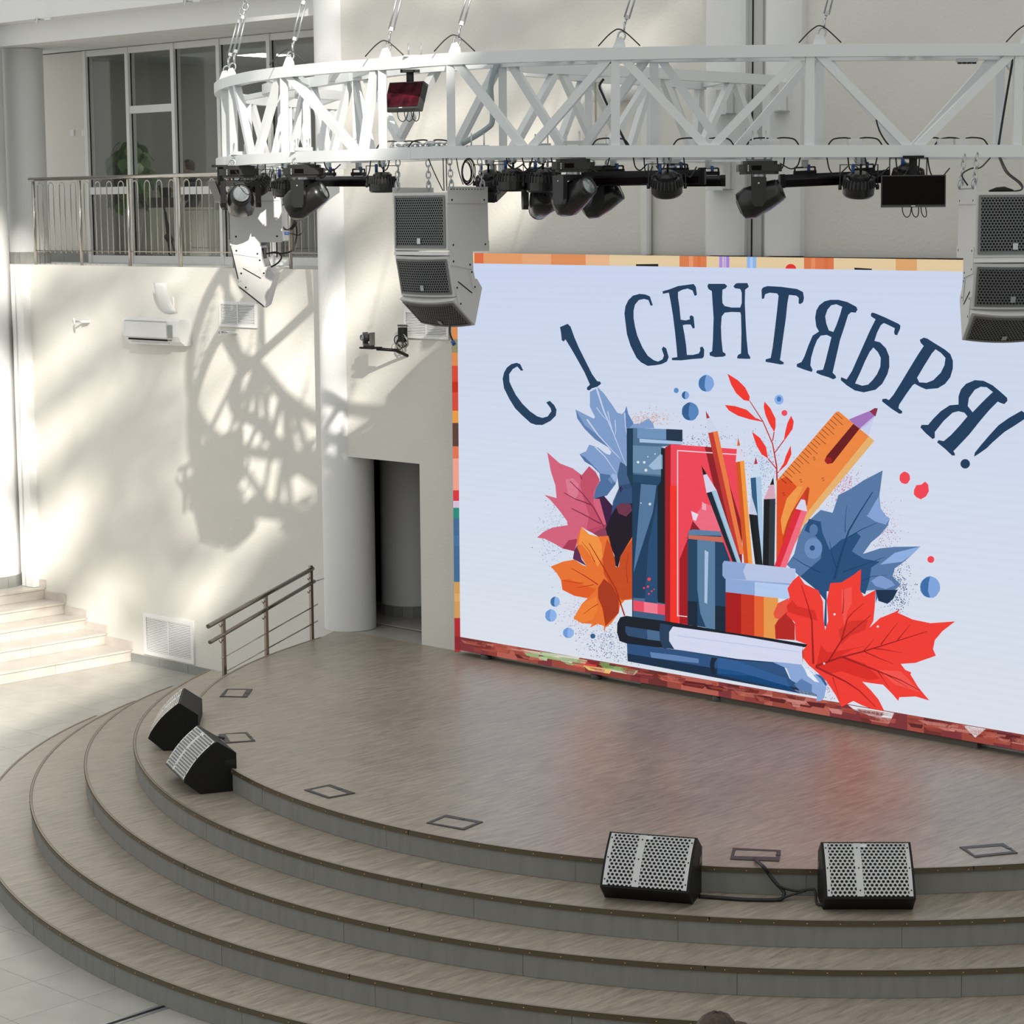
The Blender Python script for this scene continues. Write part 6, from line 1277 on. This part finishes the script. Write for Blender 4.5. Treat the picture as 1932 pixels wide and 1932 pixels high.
# person at the desk behind the glass
Q = P3(360, 318, YG+1.35); ps = thing('person', 'person seated at the desk behind the third balcony window, head bent', 'person', (Q.x, YG+1.35, ZB)); hz = Q.z-ZB
fd = Vector((-.35, -.94, 0)).normalized(); rt2 = fd.cross(Vector((0, 0, 1)))
def J2(r, f, z, *rad): p = rt2*r+fd*f; return (p.x, p.y, z)+rad
J = [J2(0, -.1, hz-.62, .14, .11), J2(0, -.08, hz-.42, .13, .10), J2(0, -.03, hz-.2, .11, .09), J2(0, .0, hz-.12, .05), J2(.17, 0, hz-.22, .055), J2(-.17, 0, hz-.22, .055), J2(.2, .15, hz-.44, .042), J2(-.2, .15, hz-.44, .042), J2(.08, .3, hz-.45, .03), J2(-.1, .28, hz-.3, .03), J2(.1, .3, hz-.66, .07), J2(-.1, .3, hz-.66, .07), J2(.1, .3, .04, .045), J2(-.1, .3, .04, .045)]
skin_body('body', J, [(0, 1), (1, 2), (2, 3), (2, 4), (2, 5), (4, 6), (5, 7), (6, 8), (7, 9), (0, 10), (0, 11), (10, 12), (11, 13)], CLOTH, ps)
mb = MB(); head_mesh(mb, fd*.05+Vector((0, 0, hz)), fd); mb.build('head', SKIN, ps); mb = MB(); mb.lathe([(.088, -.02), (.094, .03), (.08, .09), (.04, .125), (0, .13)], fd*.035+Vector((0, 0, hz)), Vector((0, 0, 1))-fd*.15, 18); mb.build('hair', HAIR, ps)
for sg, hp_ in ((1, J[8]), (-1, J[9])):
    hn = Vector(hp_[:3])+fd*.04; mb = MB(); mb.lathe([(0, -.04), (.03, -.02), (.034, .01), (0, .04)], hn, fd, 10)
    for q in range(4): mb.tube([hn+rt2*(.024-.016*q)+fd*.03, hn+rt2*(.026-.017*q)+fd*.06, hn+rt2*(.024-.016*q)+fd*.08-Vector((0, 0, .015))], [.008, .0075, .006], 6)
    mb.tube([hn-rt2*sg*.03, hn-rt2*sg*.045+fd*.03], [.01, .008], 6); mb.build('hand', SKIN, ps)

# ================================================================== ADDED SUN BLOCK BEHIND THE VIEWER AND THE TREE OUTSIDE
# unseen sloping wall, added and shaped to keep the sun off the stage
A_, B_ = ony(440, 1110, YL), ony(1335, 10, YW)
Tt = 45.0; Ap, Bp = A_-SUN*Tt, B_-SUN*Tt
dirg = (Bp-Ap).normalized(); pA = Ap-dirg*((Ap.z-ZF)/dirg.z); pB = Ap+dirg*((34-Ap.z)/dirg.z)
hz_ = Vector((dirg.x, dirg.y, 0)).normalized(); far = pB+hz_*30
gn = Vector((-hz_.y, hz_.x, 0))*.2
S(fixn(MB().prism([pA, pB, Vector((far.x, far.y, 34)), Vector((far.x, far.y, ZF))], -gn, gn).build('sun_block_wall', WALL)))
tree = thing('tree', 'leafy tree outside the glazed front whose shadow falls on the wall', 'tree', (0, 0, ZF))
rt3 = SUN.cross(Vector((0, 0, 1))).normalized(); up3 = rt3.cross(SUN).normalized()
W0 = ony(300, 700, YL)-SUN*58; tree.location = (W0.x, W0.y, ZF); to = tree.location
rq = random.Random(21); mb = MB(); wd_ = MB(); q0 = Vector((W0.x, W0.y, ZF))
wd_.tube([q0, q0+Vector((.2, 0, 8)), W0-Vector((0, 0, 3))], [.45, .35, .2], 10)
def clump(px, py, l0, w0, n, ang, s0=.12, s1=.24):
    c = ony(px, py, YL)-SUN*(58+rq.uniform(-3, 3))
    a_, b_ = rt3*math.cos(ang)+up3*math.sin(ang), up3*math.cos(ang)-rt3*math.sin(ang)
    for j in range(n):
        cc_ = c+a_*rq.gauss(0, l0)+b_*rq.gauss(0, w0); s_ = rq.uniform(s0, s1); a = rq.uniform(0, PI)
        ax = (rt3*math.cos(a)+up3*math.sin(a))*s_; ay = (up3*math.cos(a)-rt3*math.sin(a))*s_*.7; mb.add([cc_-ax, cc_-ay, cc_+ax, cc_+ay], [(0, 1, 2, 3)])
    return c
AG = 2.2
BANDS = [((40, 650), (130, 560), (260, 515), .30, .8), ((70, 780), (170, 700), (270, 640), .24, .8), ((50, 950), (160, 850), (300, 760), .30, .9), ((200, 915), (270, 880), (350, 850), .2, .7), ((110, 1130), (190, 1010), (330, 950), .26, .8), ((190, 1065), (300, 1035), (460, 1045), .2, .8), ((230, 1190), (300, 1100), (350, 1075), .2, .6), ((-20, 690), (20, 640), (60, 600), .2, .7), ((0, 1180), (60, 1140), (120, 1110), .2, .6),
 ((590, 570), (700, 485), (880, 390), .22, .8), ((650, 720), (760, 620), (900, 540), .26, .9), ((600, 380), (700, 300), (800, 230), .14, .5), ((640, 70), (860, 110), (1010, 70), .34, .9), ((880, 130), (1010, 90), (1230, -20), .34, .9), ((700, 40), (760, 0), (820, -40), .2, .7), ((1060, 330), (1140, 240), (1330, 90), .3, .8), ((1180, 120), (1260, 60), (1340, 0), .2, .6), ((900, 300), (1000, 210), (1100, 150), .14, .5)]
for (p0, p1, p2, wd0, dn) in BANDS:      # leafy boughs shaped to drop these shade bands on the walls
    pts_ = smooth_path([ony(x, y, YL)-SUN*58 for x, y in (p0, p1, p2)], 10); L_ = sum((pts_[i+1]-pts_[i]).length for i in range(len(pts_)-1))
    for j in range(int(L_*34*dn*wd0/.24)):
        c = pts_[rq.randrange(len(pts_))]+(rt3*rq.gauss(0, 1)+up3*rq.gauss(0, 1))*wd0*.6+SUN*rq.uniform(-2, 2); s_ = rq.uniform(.08, .2); a = rq.uniform(0, PI)
        ax = (rt3*math.cos(a)+up3*math.sin(a))*s_; ay = (up3*math.cos(a)-rt3*math.sin(a))*s_*.7; mb.add([c-ax, c-ay, c+ax, c+ay], [(0, 1, 2, 3)])
    wd_.tube([W0+Vector((0, 0, rq.uniform(-4, 2)))]+[pts_[len(pts_)//2]], [.09, .03], 5)
for k in range(60): clump(rq.uniform(-80, 400), rq.uniform(-120, 350), .5, .35, 34, rq.gauss(AG, .4), .16, .3)   # the dense crown
wd_.build('trunk', BARK, tree, to); mb.build('foliage', LEAF, tree, to, kind='stuff')
